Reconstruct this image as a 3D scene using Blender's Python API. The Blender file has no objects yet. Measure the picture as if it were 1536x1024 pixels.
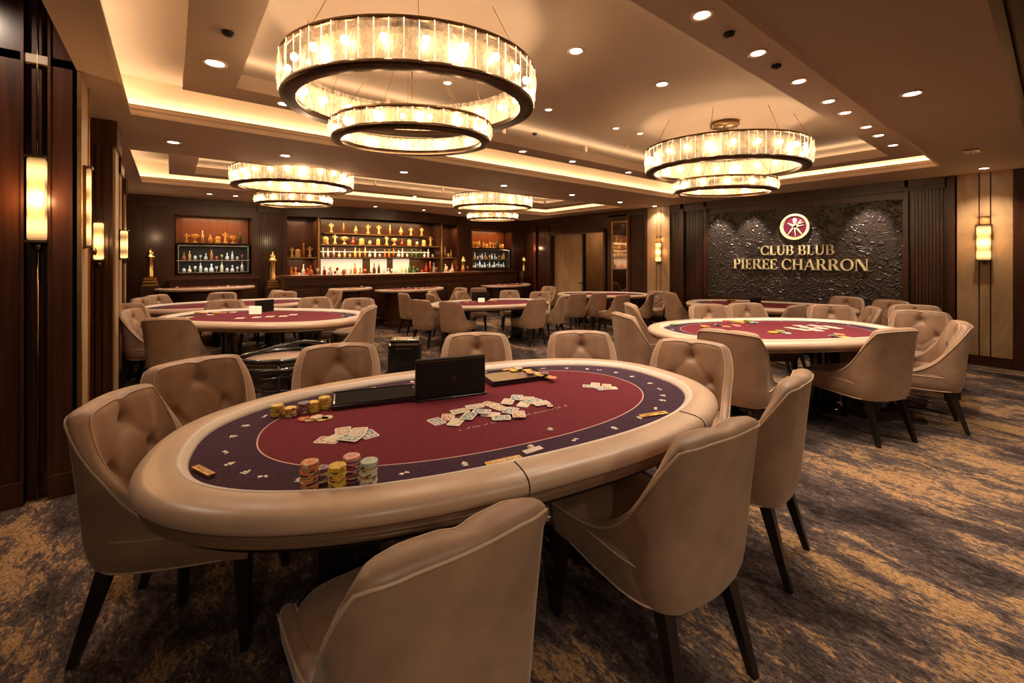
import bpy, bmesh, math, random
from mathutils import Vector, Matrix
R = random.Random(7)
PI = math.pi
sc = bpy.context.scene
COL = sc.collection
# ------------------------------------------------------------------ camera
F = 648.0; HOR = 387.0; CH = 1.45
ANG = math.atan(820 / 648.0); CA, SA = math.cos(ANG), math.sin(ANG)   # forward (CA,SA), right (SA,-CA)
cam = bpy.data.cameras.new('camera'); co = bpy.data.objects.new('camera', cam); COL.objects.link(co)
co.location = (0, 0, CH); co.rotation_euler = (PI / 2, 0, math.atan2(SA, CA) - PI / 2)
cam.sensor_width = 36; cam.lens = 36 * F / 1536; cam.shift_y = -(512 - HOR) / 1536; cam.clip_start = .02
sc.camera = co

def W(px, py, z):                 # where the line of sight through a photo point meets height z
    d = (CH - z) * F / (py - HOR); l = (px - 768) / F * d
    return CA * d + SA * l, SA * d - CA * l
def onX(px, py, X):
    t = (px - 768) / F; d = X / (CA + SA * t)
    return SA * d - CA * t * d, CH - (py - HOR) * d / F
def onY(px, py, Y):
    t = (px - 768) / F; d = Y / (SA - CA * t)
    return CA * d + SA * t * d, CH - (py - HOR) * d / F

# ------------------------------------------------------------------ materials
def newmat(n):
    m = bpy.data.materials.new(n); m.use_nodes = True
    nt = m.node_tree; b = nt.nodes['Principled BSDF']
    return m, nt, b
def L(nt, a, b): nt.links.new(a, b)
def coords(nt, scale=(1, 1, 1), rot=(0, 0, 0)):
    tc = nt.nodes.new('ShaderNodeTexCoord'); mp = nt.nodes.new('ShaderNodeMapping')
    L(nt, tc.outputs['Object'], mp.inputs['Vector']); mp.inputs['Scale'].default_value = scale; mp.inputs['Rotation'].default_value = rot
    return mp.outputs['Vector']
def noise(nt, vec, scale, detail=3, rough=.5, dist=0):
    n = nt.nodes.new('ShaderNodeTexNoise'); n.inputs['Scale'].default_value = scale
    n.inputs['Detail'].default_value = detail; n.inputs['Roughness'].default_value = rough; n.inputs['Distortion'].default_value = dist
    if vec is not None: L(nt, vec, n.inputs['Vector'])
    return n.outputs['Fac']
def ramp(nt, fac, stops, interp='LINEAR'):
    r = nt.nodes.new('ShaderNodeValToRGB'); L(nt, fac, r.inputs['Fac']); e = r.color_ramp.elements
    r.color_ramp.interpolation = interp
    while len(e) < len(stops): e.new(.5)
    for i, (p, c) in enumerate(stops): e[i].position = p; e[i].color = (*c, 1)
    return r.outputs['Color']
def mixc(nt, fac, a, b, mode='MIX'):
    m = nt.nodes.new('ShaderNodeMix'); m.data_type = 'RGBA'; m.blend_type = mode
    for s, v in ((m.inputs[0], fac), (m.inputs[6], a), (m.inputs[7], b)):
        if hasattr(v, 'is_linked'): L(nt, v, s)
        elif isinstance(v, (tuple, list)): s.default_value = (*v, 1)
        else: s.default_value = v
    return m.outputs[2]
def bump(nt, b, h, strength=.3, dist=.01):
    n = nt.nodes.new('ShaderNodeBump'); n.inputs['Strength'].default_value = strength; n.inputs['Distance'].default_value = dist
    L(nt, h, n.inputs['Height']); L(nt, n.outputs['Normal'], b.inputs['Normal'])
def plain(n, c, rough=.5, metal=0, coat=0, var=.12, vs=20, spec=.5):
    m, nt, b = newmat(n)
    f = noise(nt, coords(nt), vs, 3)
    L(nt, ramp(nt, f, [(.3, tuple(x * (1 - var) for x in c)), (.7, tuple(min(1, x * (1 + var)) for x in c))]), b.inputs['Base Color'])
    b.inputs['Roughness'].default_value = rough; b.inputs['Metallic'].default_value = metal; b.inputs['Coat Weight'].default_value = coat
    b.inputs['Specular IOR Level'].default_value = spec
    return m
def wood(n, dark, light, rough=.30, scale=(14, 14, .7), coat=.12):
    m, nt, b = newmat(n)
    v = coords(nt, scale); f = noise(nt, v, 2.2, 6, .6, .6); g = noise(nt, coords(nt, (.8, .8, .5)), 1.5, 2)
    c = ramp(nt, f, [(.3, dark), (.7, light)])
    L(nt, mixc(nt, g, c, dark), b.inputs['Base Color']); b.inputs['Roughness'].default_value = rough; b.inputs['Coat Weight'].default_value = coat; b.inputs['Coat Roughness'].default_value = .2; b.inputs['Specular IOR Level'].default_value = .4
    bump(nt, b, f, .08, .002)
    return m
def leather(n, c, rough=.45, lo=.60, hi=1.18):
    m, nt, b = newmat(n)
    f = noise(nt, coords(nt), 5, 5, .6, .3); g = noise(nt, coords(nt), 220, 2)
    L(nt, ramp(nt, f, [(.28, tuple(x * lo for x in c)), (.72, tuple(min(1, x * hi) for x in c))]), b.inputs['Base Color'])
    b.inputs['Roughness'].default_value = rough; b.inputs['Sheen Weight'].default_value = .15; b.inputs['Sheen Roughness'].default_value = .4
    bump(nt, b, g, .06, .001)
    return m
def emit(n, c, s):
    m, nt, b = newmat(n); b.inputs['Base Color'].default_value = (*[x * .4 for x in c], 1)
    b.inputs['Emission Color'].default_value = (*c, 1); b.inputs['Emission Strength'].default_value = s
    return m
WARM = (1, .64, .34)
M = {}
M['leather'] = leather('chair_leather', (.37, .222, .138), .45, .66, 1.15)
M['pipe'] = leather('piping_leather', (.52, .36, .24), .4, .9, 1.1)
M['rail'] = leather('rail_leather', (.60, .415, .285), .33, .84, 1.06)
M['railin'] = leather('rail_inner_leather', (.80, .68, .58), .4, .9, 1.05)
M['wood'] = wood('espresso_wood', (.030, .0092, .0040), (.105, .033, .013))
M['woodred'] = wood('cherry_wood', (.07, .020, .006), (.20, .06, .018))
M['woodleg'] = wood('leg_wood', (.008, .005, .004), (.02, .012, .009), .35)
M['apron'] = wood('apron_wood', (.12, .066, .038), (.32, .19, .11), .3, (1, 1, 14))
M['black'] = plain('gloss_black', (.008, .007, .007), .18, coat=.6)
M['blackm'] = plain('satin_black', (.014, .010, .009), .55, spec=.18)
M['bronze'] = plain('bronze_metal', (.20, .115, .055), .28, 1)
M['rim'] = plain('dark_bronze_rim', (.095, .058, .036), .3, 1)
M['gold'] = plain('gold_metal', (.83, .55, .2), .25, 1)
M['brass'] = plain('brass_trim', (.5, .3, .12), .3, 1)
M['silver'] = plain('silver_trim', (.6, .58, .56), .25, 1)
M['ceil'] = plain('ceiling_paint', (.395, .29, .222), .75, var=.03, vs=2)
M['crown'] = plain('crown_paint', (.56, .43, .33), .6, var=.04, vs=4)
M['cream'] = plain('cove_paint', (.72, .60, .44), .8, var=.03, vs=3)
M['white'] = plain('ivory_print', (.80, .72, .62), .6)
M['purple'] = plain('purple_felt', (.060, .028, .050), .9, var=.2, vs=60, spec=.15)
M['red'] = plain('wine_felt', (.165, .024, .036), .9, var=.15, vs=60, spec=.15)
M['line'] = plain('line_print', (.7, .45, .42), .8)
M['maroon'] = plain('maroon_enamel', (.10, .008, .03), .35)
M['glow'] = emit('downlight_glow', (1, .8, .58), 26)
M['bulb'] = emit('bulb_glow', (1, .74, .46), 55)
def stone():
    m, nt, b = newmat('honey_stone'); v = coords(nt, (1, 1, .35)); f = noise(nt, v, 4, 6, .62, .8)
    L(nt, ramp(nt, f, [(.3, (.30, .18, .085)), (.55, (.42, .27, .14)), (.75, (.52, .36, .2))]), b.inputs['Base Color']); b.inputs['Roughness'].default_value = .4
    return m
M['stone'] = stone()
def carpet():
    m, nt, b = newmat('patterned_carpet')
    v = coords(nt, (1, .5, 1), (0, 0, .10)); big = noise(nt, v, 2.3, 3, .6, .8)
    w = coords(nt, (2.2, .85, 1), (0, 0, .10)); st = noise(nt, w, 5.6, 10, .80, 1.0)
    k = noise(nt, coords(nt, (1, .42, 1)), 46, 5, .8, .8)
    def ma(a, mul, c):
        n = nt.nodes.new('ShaderNodeMath'); n.operation = 'MULTIPLY_ADD'; L(nt, a, n.inputs[0]); n.inputs[1].default_value = mul
        if hasattr(c, 'is_linked'): L(nt, c, n.inputs[2])
        else: n.inputs[2].default_value = c
        return n.outputs[0]
    f = ma(k, .55, ma(st, .8, ma(big, .9, -.60)))
    c = ramp(nt, f, [(.30, (.020, .013, .012)), (.42, (.055, .038, .034)), (.52, (.11, .078, .068)), (.60, (.165, .118, .098))])
    r2 = nt.nodes.new('ShaderNodeMapRange'); L(nt, f, r2.inputs[0]); r2.inputs[1].default_value = .588; r2.inputs[2].default_value = .626
    c = mixc(nt, r2.outputs[0], c, (.45, .262, .125))
    g = noise(nt, coords(nt, (1, .5, 1)), 85, 4, .8)
    c2 = mixc(nt, 1.0, c, ramp(nt, g, [(.36, (.30, .28, .28)), (.60, (1.0, 1.0, 1.0))]), 'MULTIPLY')
    L(nt, c2, b.inputs['Base Color']); b.inputs['Roughness'].default_value = .95; b.inputs['Specular IOR Level'].default_value = .1
    bump(nt, b, noise(nt, coords(nt), 320, 2), .4, .004)
    return m
M['carpet'] = carpet()
def relief():
    m, nt, b = newmat('crinkled_dark_relief')
    vo = nt.nodes.new('ShaderNodeTexNoise'); vo.inputs['Scale'].default_value = 6.5; vo.inputs['Detail'].default_value = 2; vo.inputs['Distortion'].default_value = 2.6
    vo.noise_type = 'RIDGED_MULTIFRACTAL'
    L(nt, coords(nt), vo.inputs['Vector'])
    b.inputs['Base Color'].default_value = (.034, .024, .020, 1); b.inputs['Roughness'].default_value = .34
    bump(nt, b, vo.outputs['Fac'], 1.0, .035)
    return m
M['relief'] = relief()
def crystal(n, s):
    m, nt, b = newmat(n)
    out = nt.nodes['Material Output']
    w = noise(nt, coords(nt, (1, 1, .12)), 46, 3, .7)
    w2 = noise(nt, coords(nt), 26, 4, .7, 1.5)
    mm = nt.nodes.new('ShaderNodeMath'); mm.operation = 'MULTIPLY'; L(nt, w, mm.inputs[0]); L(nt, w2, mm.inputs[1])
    r = nt.nodes.new('ShaderNodeMapRange'); L(nt, mm.outputs[0], r.inputs[0]); r.inputs[1].default_value = .14; r.inputs[2].default_value = .42; r.inputs[3].default_value = .12; r.inputs[4].default_value = 1.0
    em = nt.nodes.new('ShaderNodeMath'); em.operation = 'MULTIPLY'; L(nt, r.outputs[0], em.inputs[0]); em.inputs[1].default_value = s
    b.inputs['Base Color'].default_value = (.9, .78, .6, 1); b.inputs['Roughness'].default_value = .12
    b.inputs['Emission Color'].default_value = (1, .72, .42, 1); L(nt, em.outputs[0], b.inputs['Emission Strength'])
    tr = nt.nodes.new('ShaderNodeBsdfTransparent'); tr.inputs[0].default_value = (1, .93, .82, 1)
    mx = nt.nodes.new('ShaderNodeMixShader')
    r3 = nt.nodes.new('ShaderNodeMapRange'); L(nt, mm.outputs[0], r3.inputs[0]); r3.inputs[1].default_value = .12; r3.inputs[2].default_value = .4; r3.inputs[3].default_value = .15; r3.inputs[4].default_value = .66
    L(nt, r3.outputs[0], mx.inputs[0]); L(nt, tr.outputs[0], mx.inputs[1]); L(nt, b.outputs[0], mx.inputs[2]); L(nt, mx.outputs[0], out.inputs['Surface'])
    return m
M['rodlit'] = emit('lit_rod', (1, .80, .52), 1.5)
M['crystal'] = crystal('lit_crystal', .5)
def sconceglass():
    m, nt, b = newmat('sconce_onyx')
    tc = nt.nodes.new('ShaderNodeTexCoord'); sp = nt.nodes.new('ShaderNodeSeparateXYZ'); L(nt, tc.outputs['Object'], sp.inputs[0])
    k = nt.nodes.new('ShaderNodeMath'); k.operation = 'MULTIPLY'; L(nt, sp.outputs['Z'], k.inputs[0]); k.inputs[1].default_value = 2 * PI / .16
    s = nt.nodes.new('ShaderNodeMath'); s.operation = 'COSINE'; L(nt, k.outputs[0], s.inputs[0])
    r = nt.nodes.new('ShaderNodeMapRange'); L(nt, s.outputs[0], r.inputs[0]); r.inputs[1].default_value = -1; r.inputs[3].default_value = .35; r.inputs[4].default_value = 1.9
    b.inputs['Base Color'].default_value = (.35, .2, .08, 1); b.inputs['Emission Color'].default_value = (1, .58, .22, 1)
    L(nt, r.outputs[0], b.inputs['Emission Strength'])
    return m
M['sconce'] = sconceglass()
def glassy(n, c, rough=.08):
    m, nt, b = newmat(n); b.inputs['Base Color'].default_value = (*c, 1); b.inputs['Roughness'].default_value = rough; b.inputs['Coat Weight'].default_value = .5
    tr = nt.nodes.new('ShaderNodeBsdfTranslucent'); tr.inputs[0].default_value = (*[min(1, x * 1.4) for x in c], 1)
    mx = nt.nodes.new('ShaderNodeMixShader'); mx.inputs[0].default_value = .45
    L(nt, b.outputs[0], mx.inputs[1]); L(nt, tr.outputs[0], mx.inputs[2]); L(nt, mx.outputs[0], nt.nodes['Material Output'].inputs['Surface'])
    return m
def clear(n, k=.88):
    m, nt, b = newmat(n); b.inputs['Base Color'].default_value = (.5, .5, .5, 1); b.inputs['Roughness'].default_value = .03
    tr = nt.nodes.new('ShaderNodeBsdfTransparent'); mx = nt.nodes.new('ShaderNodeMixShader'); mx.inputs[0].default_value = k
    L(nt, b.outputs[0], mx.inputs[1]); L(nt, tr.outputs[0], mx.inputs[2]); L(nt, mx.outputs[0], nt.nodes['Material Output'].inputs['Surface'])
    return m
M['glass'] = clear('cabinet_glass', .975)
m_, nt_, b_ = newmat('dark_mirror'); b_.inputs['Base Color'].default_value = (.45, .36, .3, 1); b_.inputs['Metallic'].default_value = 1; b_.inputs['Roughness'].default_value = .06; M['mirror'] = m_
BOT = {}
for n, c in dict(amber=(.62, .24, .05), green=(.08, .22, .08), clear=(.8, .78, .72), red=(.5, .06, .03), gold=(.8, .55, .2), brown=(.2, .08, .03), cream=(.85, .75, .5), white=(.9, .88, .85)).items():
    BOT[n] = glassy('bottle_' + n, c)
CHIP = {}
for n, c in dict(yellow=(.75, .52, .06), orange=(.68, .22, .10), pink=(.70, .28, .26), mint=(.42, .60, .52), red=(.40, .05, .05), green=(.14, .30, .14), cream=(.75, .62, .42), violet=(.16, .10, .2), black=(.03, .03, .035), ochre=(.5, .30, .07)).items():
    CHIP[n] = plain('chip_' + n, c, .45, var=.2, vs=120)

# ------------------------------------------------------------------ mesh builder
class MB:
    def __init__(s): s.v = []; s.f = []; s.m = []; s.sm = []
    def quad(s, ids, mi=0, smooth=False): s.f.append(tuple(ids)); s.m.append(mi); s.sm.append(smooth)
    def box(s, x0, y0, z0, x1, y1, z1, mi=0, bev=0):
        if x0 > x1: x0, x1 = x1, x0
        if y0 > y1: y0, y1 = y1, y0
        if z0 > z1: z0, z1 = z1, z0
        b = len(s.v)
        if bev > 0:
            bev = min(bev, (x1 - x0) * .45, (y1 - y0) * .45, (z1 - z0) * .45)
            bm = bmesh.new(); bmesh.ops.create_cube(bm, size=1)
            for v in bm.verts: v.co = Vector((x0 + (v.co.x + .5) * (x1 - x0), y0 + (v.co.y + .5) * (y1 - y0), z0 + (v.co.z + .5) * (z1 - z0)))
            bmesh.ops.bevel(bm, geom=bm.edges[:], offset=bev, segments=2, affect='EDGES', profile=.5)
            bm.verts.ensure_lookup_table()
            for v in bm.verts: s.v.append(tuple(v.co))
            for f in bm.faces: s.quad([b + v.index for v in f.verts], mi, False)
            bm.free(); return
        s.v += [(x0, y0, z0), (x1, y0, z0), (x1, y1, z0), (x0, y1, z0), (x0, y0, z1), (x1, y0, z1), (x1, y1, z1), (x0, y1, z1)]
        for q in ((3, 2, 1, 0), (4, 5, 6, 7), (0, 1, 5, 4), (1, 2, 6, 5), (2, 3, 7, 6), (3, 0, 4, 7)): s.quad([b + i for i in q], mi)
    def loops(s, rings, mi=0, smooth=True, closed=True, cap0=False, cap1=False, mis=None):
        b = len(s.v); n = len(rings[0])
        for r in rings: s.v += [tuple(p) for p in r]
        for i in range(len(rings) - 1):
            for j in range(n if closed else n - 1):
                k = (j + 1) % n
                s.quad([b + i * n + j, b + i * n + k, b + (i + 1) * n + k, b + (i + 1) * n + j], mis[i] if mis else mi, smooth)
        if cap0: s.quad([b + j for j in range(n)][::-1], mi)
        if cap1: s.quad([b + (len(rings) - 1) * n + j for j in range(n)], mi)
    def lathe(s, prof, cx=0, cy=0, n=24, mi=0, smooth=True, cap=True):
        rings = [[(cx + r * math.cos(2 * PI * k / n), cy + r * math.sin(2 * PI * k / n), z) for k in range(n)] for r, z in prof]
        s.loops(rings, mi, smooth, True, cap, cap)
    def tube(s, pts, r, n=8, mi=0, closed=False):
        P = [Vector(p) for p in pts]; rings = []; up = Vector((0, 0, 1)); prev = None
        for i, p in enumerate(P):
            a = P[i - 1] if (i > 0 or closed) else p; c = P[(i + 1) % len(P)] if (i < len(P) - 1 or closed) else p
            t = (c - a).normalized() if (c - a).length > 1e-9 else Vector((0, 0, 1))
            if prev is None:
                u = t.cross(up if abs(t.z) < .9 else Vector((1, 0, 0))).normalized()
            else:
                u = (prev - t * prev.dot(t)).normalized()
            prev = u; w = t.cross(u)
            rr = r[i] if isinstance(r, (list, tuple)) else r
            rings.append([p + (u * math.cos(2 * PI * k / n) + w * math.sin(2 * PI * k / n)) * rr for k in range(n)])
        if closed: rings.append(rings[0])
        s.loops(rings, mi, True, True, not closed, not closed)
    def bar(s, p, q, w0, w1, mi=0):        # tapered square bar
        p, q = Vector(p), Vector(q); r = [[(c.x + sx * w / 2, c.y + sy * w / 2, c.z) for sx, sy in ((-1, -1), (1, -1), (1, 1), (-1, 1))] for c, w in ((p, w0), (q, w1))]
        s.loops(r, mi, False, True, True, True)
    def strip(s, a, b, th, mi=0): pass
    def poly(s, pts, z0, z1, mi=0, axis='z'):
        b = len(s.v); n = len(pts)
        for z in (z0, z1):
            for (x, y) in pts: s.v.append((x, y, z) if axis == 'z' else ((z, x, y) if axis == 'x' else (x, z, y)))
        s.quad([b + i for i in range(n)][::-1], mi); s.quad([b + n + i for i in range(n)], mi)
        for i in range(n): j = (i + 1) % n; s.quad([b + i, b + j, b + n + j, b + n + i], mi)
    def data(s, name, mats):
        me = bpy.data.meshes.new(name); me.from_pydata(s.v, [], s.f)
        for m in (mats if isinstance(mats, (list, tuple)) else [mats]): me.materials.append(M[m] if isinstance(m, str) else m)
        me.polygons.foreach_set('material_index', s.m); me.polygons.foreach_set('use_smooth', s.sm)
        bm = bmesh.new(); bm.from_mesh(me); bmesh.ops.recalc_face_normals(bm, faces=bm.faces[:]); bm.to_mesh(me); bm.free()
        me.update(); return me
    def build(s, name, mats, parent=None, loc=None):
        return link(name, s.data(name, mats), parent, loc)
def link(name, me, parent=None, loc=None):
    o = bpy.data.objects.new(name, me); COL.objects.link(o)
    if parent: o.parent = parent
    if loc: o.location = loc
    return o
def tag(o, label, cat, group=None, kind=None):
    if label: o['label'] = label
    if cat: o['category'] = cat
    if group: o['group'] = group
    if kind: o['kind'] = kind
    return o
def empty(name, loc=(0, 0, 0), rz=0, label=None, cat=None, group=None):
    o = bpy.data.objects.new(name, None); COL.objects.link(o); o.location = loc; o.rotation_euler = (0, 0, rz); o.empty_display_size = .1
    return tag(o, label, cat, group)
def struct(o): o['kind'] = 'structure'; return o
def copy_tree(o, parent=None, skip=()):
    c = o.copy(); COL.objects.link(c)
    if parent: c.parent = parent
    for ch in list(o.children):
        if ch.name.split('.')[0] in skip: continue
        copy_tree(ch, c, skip)
    return c
ORD = ['first', 'second', 'third', 'fourth', 'fifth', 'sixth', 'seventh', 'eighth', 'ninth', 'tenth', 'eleventh', 'twelfth', 'thirteenth', 'fourteenth', 'fifteenth', 'sixteenth', 'seventeenth', 'eighteenth', 'nineteenth', 'twentieth',
       'twenty-first', 'twenty-second', 'twenty-third', 'twenty-fourth', 'twenty-fifth', 'twenty-sixth', 'twenty-seventh', 'twenty-eighth', 'twenty-ninth', 'thirtieth']
def light(kind, name, loc, e, color=WARM, **k):
    l = bpy.data.lights.new(name, kind); l.energy = e; l.color = color
    rot = k.pop('rot', None)
    for a, v in k.items(): setattr(l, a, v)
    o = bpy.data.objects.new(name, l); COL.objects.link(o); o.location = loc
    if rot: o.rotation_euler = rot
    return o

# ------------------------------------------------------------------ room shell
H = 2.61; HR = 2.95          # soffit height, recess height
XL, XR, YN, YB = -1.25, 8.70, -3.2, 10.45
mb = MB(); mb.box(-3, YN, -.06, XR + 3.2, YB + .2, 0); struct(mb.build('floor', 'carpet'))
T1 = (-.27, .91, 7.55, 4.62); T2 = (-.36, 6.07, 8.0, 8.62)
PX, PY = -.455, 3.77
mb = MB()
def soff(x0, y0, x1, y1): mb.box(x0, y0, H, x1, y1, H + .05)
soff(PX, YN, XR + .1, T1[1]); soff(PX, T1[1], T1[0], T1[3]); soff(T1[2], T1[1], XR + .1, T1[3])
soff(XL, PY, PX, T1[3])
soff(XL, T1[3], XR + .1, T2[1]); soff(XL, T2[1], T2[0], T2[3]); soff(T2[2], T2[1], XR + .1, T2[3]); soff(XL, T2[3], XR + .1, YB + .1)
for T in (T1, T2):
    x0, y0, x1, y1 = T; o = .13
    mb.box(x0 - o, y0 - o, HR, x1 + o, y1 + o, HR + .04)
mb.box(-3, YN, 3.06, PX, PY, 3.12)
struct(mb.build('ceiling', 'ceil'))
n = 0
for T in (T1, T2):
    x0, y0, x1, y1 = T; n += 1
    def ring(o, z, x0=x0, y0=y0, x1=x1, y1=y1): return [(x0 + o, y0 + o, z), (x1 - o, y0 + o, z), (x1 - o, y1 - o, z), (x0 + o, y1 - o, z)]
    mb = MB(); pr = [(0, H), (.022, H - .012), (.022, H + .006), (.008, H + .014), (.0, H + .034), (-.014, H + .040), (-.018, H + .062), (-.034, H + .072), (-.034, H + .092), (-.05, H + .092), (-.05, H + .05)]
    mb.loops([ring(o, z) for o, z in pr], smooth=False); struct(mb.build('trim_%d' % n, 'crown'))
    mb = MB(); mb.loops([ring(-.13, H + .05), ring(-.13, HR)], smooth=False); struct(mb.build('trim_%d' % (n + 2), 'cream'))
# floating frame inside each recess
def frame(outer, inner, zb, zt):
    mb = MB()
    def rg(r, z): return [(r[0], r[1], z), (r[2], r[1], z), (r[2], r[3], z), (r[0], r[3], z)]
    mb.loops([rg(outer, zt), rg(outer, zb), rg(inner, zb), rg(inner, zt)], smooth=False); return mb
F1o, F1i = (.07, .99, 7.25, 4.06), (.38, 1.30, 6.95, 3.78)
F2o, F2i = (-.02, 6.42, 7.66, 8.28), (.28, 6.70, 7.36, 8.0)
struct(frame(F1o, F1i, 2.71, 2.82).build('trim_5', 'ceil')); struct(frame(F2o, F2i, 2.71, 2.82).build('trim_6', 'ceil'))
# hangers carrying the floating frames
mb = MB()
for fo, fi in ((F1o, F1i), (F2o, F2i)):
    for a in range(6):
        x = fo[0] + .16 + (fo[2] - fo[0] - .32) * a / 5
        for y in ((fo[1] + fi[1]) / 2, (fo[3] + fi[3]) / 2): mb.box(x - .02, y - .02, 2.8, x + .02, y + .02, HR)
struct(mb.build('trim_7', 'ceil'))
def coves(T, Fo, Fi, e):
    x0, y0, x1, y1 = T
    def strip(xa, ya, xb, yb, z, p, w=.04):
        lx, ly = abs(xb - xa), abs(yb - ya)
        light('AREA', 'cove_light', ((xa + xb) / 2, (ya + yb) / 2, z), p * max(lx, ly), (1, .73, .43), shape='RECTANGLE', size=max(lx, w), size_y=max(ly, w), rot=(PI, 0, 0))
    o = -.085
    for (a, b, c, d) in ((x0 + o, y0 + o, x1 - o, y0 + o), (x0 + o, y1 - o, x1 - o, y1 - o), (x0 + o, y0 + o, x0 + o, y1 - o), (x1 - o, y0 + o, x1 - o, y1 - o)): strip(a, b, c, d, H + .075, e)
    x0, y0, x1, y1 = Fi; o = -.05
    for (a, b, c, d) in ((x0 + o, y0 + o, x1 - o, y0 + o), (x0 + o, y1 - o, x1 - o, y1 - o), (x0 + o, y0 + o, x0 + o, y1 - o), (x1 - o, y0 + o, x1 - o, y1 - o)): strip(a, b, c, d, 2.835, e * .55)
coves(T1, F1o, F1i, 3.2); coves(T2, F2o, F2i, 2.6)

def fluted(mb, a0, a1, base, z0, z1, n, axis, dep=.03, mi=0):
    n = n * 2 - 1
    """vertical reeding: n half round ribs between a0 and a1 on a wall plane"""
    w = (a1 - a0) / n
    for i in range(n):
        c = a0 + (i + .5) * w
        if axis == 'X': mb.box(SX + .03 - dep - .01, c - w * .36, z0, SX + .03, c + w * .36, z1)       # on plane x = base
        else: mb.box(c - w * .36, base + max(0, dep - .03), z0, c + w * .36, base + dep, z1)
# --- walls out of view behind the camera
for nm, b in (('wall_near', (-3.1, YN - .1, 0, XR, YN, 3.5)), ('wall_rear', (-3.1, YN, 0, -3, PY, 3.5))):
    mb = MB(); mb.box(*b); struct(mb.build(nm, 'wood'))
mb = MB(); mb.box(XL - .1, PY + .35, 0, XL, YB, H + .06)
mb.box(PX, YN, H + .05, PX + .04, T1[1], 3.5); mb.box(PX, T1[1], H + .05, PX + .04, PY, 3.5)
struct(mb.build('wall_left', 'wood'))
# piers along the left wall
xa, xb, xc, xd = [onY(p, 500, PY)[0] for p in (36, 72, 80, 100)]
mb = MB()
mb.box(XL - 1.7, PY, 0, xa, PY + .35, 3.06); mb.box(xb, PY, 0, PX, PY + .35, 3.06); mb.box(xa, PY + .05, 0, xb, PY + .35, 3.06)
mb.box(xa - .012, PY - .012, .0, xa + .0, PY + .05, 3.06); mb.box(xb, PY - .012, 0, xb + .012, PY + .05, 3.06)
mb.box(xa + .02, PY + .035, .16, xb - .02, PY + .06, 3.02)
mb.box(XL - 1.7, PY - .018, 0, xa, PY, .14); mb.box(xb, PY - .018, 0, PX, PY, .14)
struct(mb.build('trim_8', 'wood'))
mb = MB(); mb.box(PX - .02, PY + .03, 0, PX + .012, PY + .33, H); mb.box(PX - .02, PY + .33, 0, PX + .02, PY + .36, H, 1); mb.box(PX - .02, PY, 0, PX + .02, PY + .03, H, 1)
struct(mb.build('trim_9', ['stone', 'brass']))
def pier(nm, y, xr, st, nfl=4):
    mb = MB(); d = .42
    mb.box(XL, y + .03, 0, xr, y + d, H); mb.box(XL, y, H - .22, xr + .03, y + d + .02, H); mb.box(XL, y, 0, xr + .02, y + d + .02, .18)
    fluted(mb, xr - .42, xr - .02, y, .18, H - .22, nfl, 'Y', .03)
    if st: mb.box(xr, y + .08, .18, xr + .012, y + d - .05, H - .22, 1)
    struct(mb.build(nm, ['wood', 'stone']))
pier('trim_10', 4.95, -.385, True, 5); pier('trim_11', 6.45, -.46, True); pier('trim_12', 8.4, -.54, True)

# --- sign wall (right)
SX = 8.66
sy0, sy1, sz0, sz1 = 1.451, 4.452, .69, 2.345
mb = MB()
mb.box(SX + .02, YN, 0, SX + .2, sy0, H); mb.box(SX + .02, sy1, 0, SX + .2, 6.95 + .12, H)
mb.box(SX + .02, sy0, 0, SX + .2, sy1, sz0); mb.box(SX + .02, sy0, sz1, SX + .2, sy1, H)
# door surround wall
dy0, dy1, dz = 7.13, 9.18, 2.17
mb.box(SX + .02, 6.95, 0, SX + .2, dy0, H); mb.box(SX + .02, dy1, 0, SX + .2, YB, H); mb.box(SX + .02, dy0, dz, SX + .2, dy1, H)
# stepped frame around relief panel and cornice
for a, b, c, d, t in ((sy0 - .05, sz0 - .05, sy1 + .05, sz0, .05), (sy0 - .05, sz1, sy1 + .05, sz1 + .05, .03), (sy0 - .05, sz0, sy0, sz1, .04), (sy1, sz0, sy1 + .05, sz1, .04)):
    mb.box(SX - t, a, b, SX + .03, c, d)
mb.box(SX - .05, 1.0, H - .10, SX + .03, 5.29, H); mb.box(SX - .03, 1.0, H - .16, SX + .03, 5.29, H - .10)
mb.box(SX - .03, .9, .1, SX + .03, 1.42, .14)
fluted(mb, 1.02, 1.36, SX - .02, .14, H - .16, 5, 'X', .02)
fluted(mb, 4.58, 4.92, SX - .02, .14, H - .16, 5, 'X', .02)
mb.box(SX - .05, 4.98, 0, SX + .03, 5.06, H); mb.box(SX - .05, .90, 0, SX + .03, .97, H); mb.box(SX - .05, 1.39, 0, SX + .03, 1.43, H); mb.box(SX - .05, 4.48, 0, SX + .03, 4.54, H)
fluted(mb, 5.08, 5.29, SX - .02, .14, H - .1, 3, 'X', .02)
fluted(mb, 5.92, 6.36, SX - .03, .14, H - .16, 6, 'X', .026)
mb.box(SX - .06, 5.88, 0, SX + .03, 5.93, H); mb.box(SX - .06, 6.36, 0, SX + .03, 6.42, H); mb.box(SX - .05, 5.9, H - .14, SX + .03, YB, H)
mb.box(SX - .05, 6.93, 0, SX + .03, 7.02, H - .1); mb.box(SX - .04, 9.2, 0, SX + .03, 9.26, H - .1); mb.box(SX - .05, 6.42, 0, SX + .03, 6.93, .12); mb.box(SX - .05, 6.42, 2.36, SX + .03, 6.93, H - .1)
fluted(mb, 9.28, 9.68, SX - .03, .14, H - .16, 6, 'X', .026); mb.box(SX - .08, 9.72, 0, SX + .03, 9.8, H)
mb.box(SX - .05, YN, 0, SX + .03, .365, H)
struct(mb.build('wall_right', 'wood'))
mb = MB(); mb.box(SX - .03, sy0, sz0, SX + .06, sy1, sz1); struct(mb.build('trim_13', 'relief'))
mb = MB()
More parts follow.
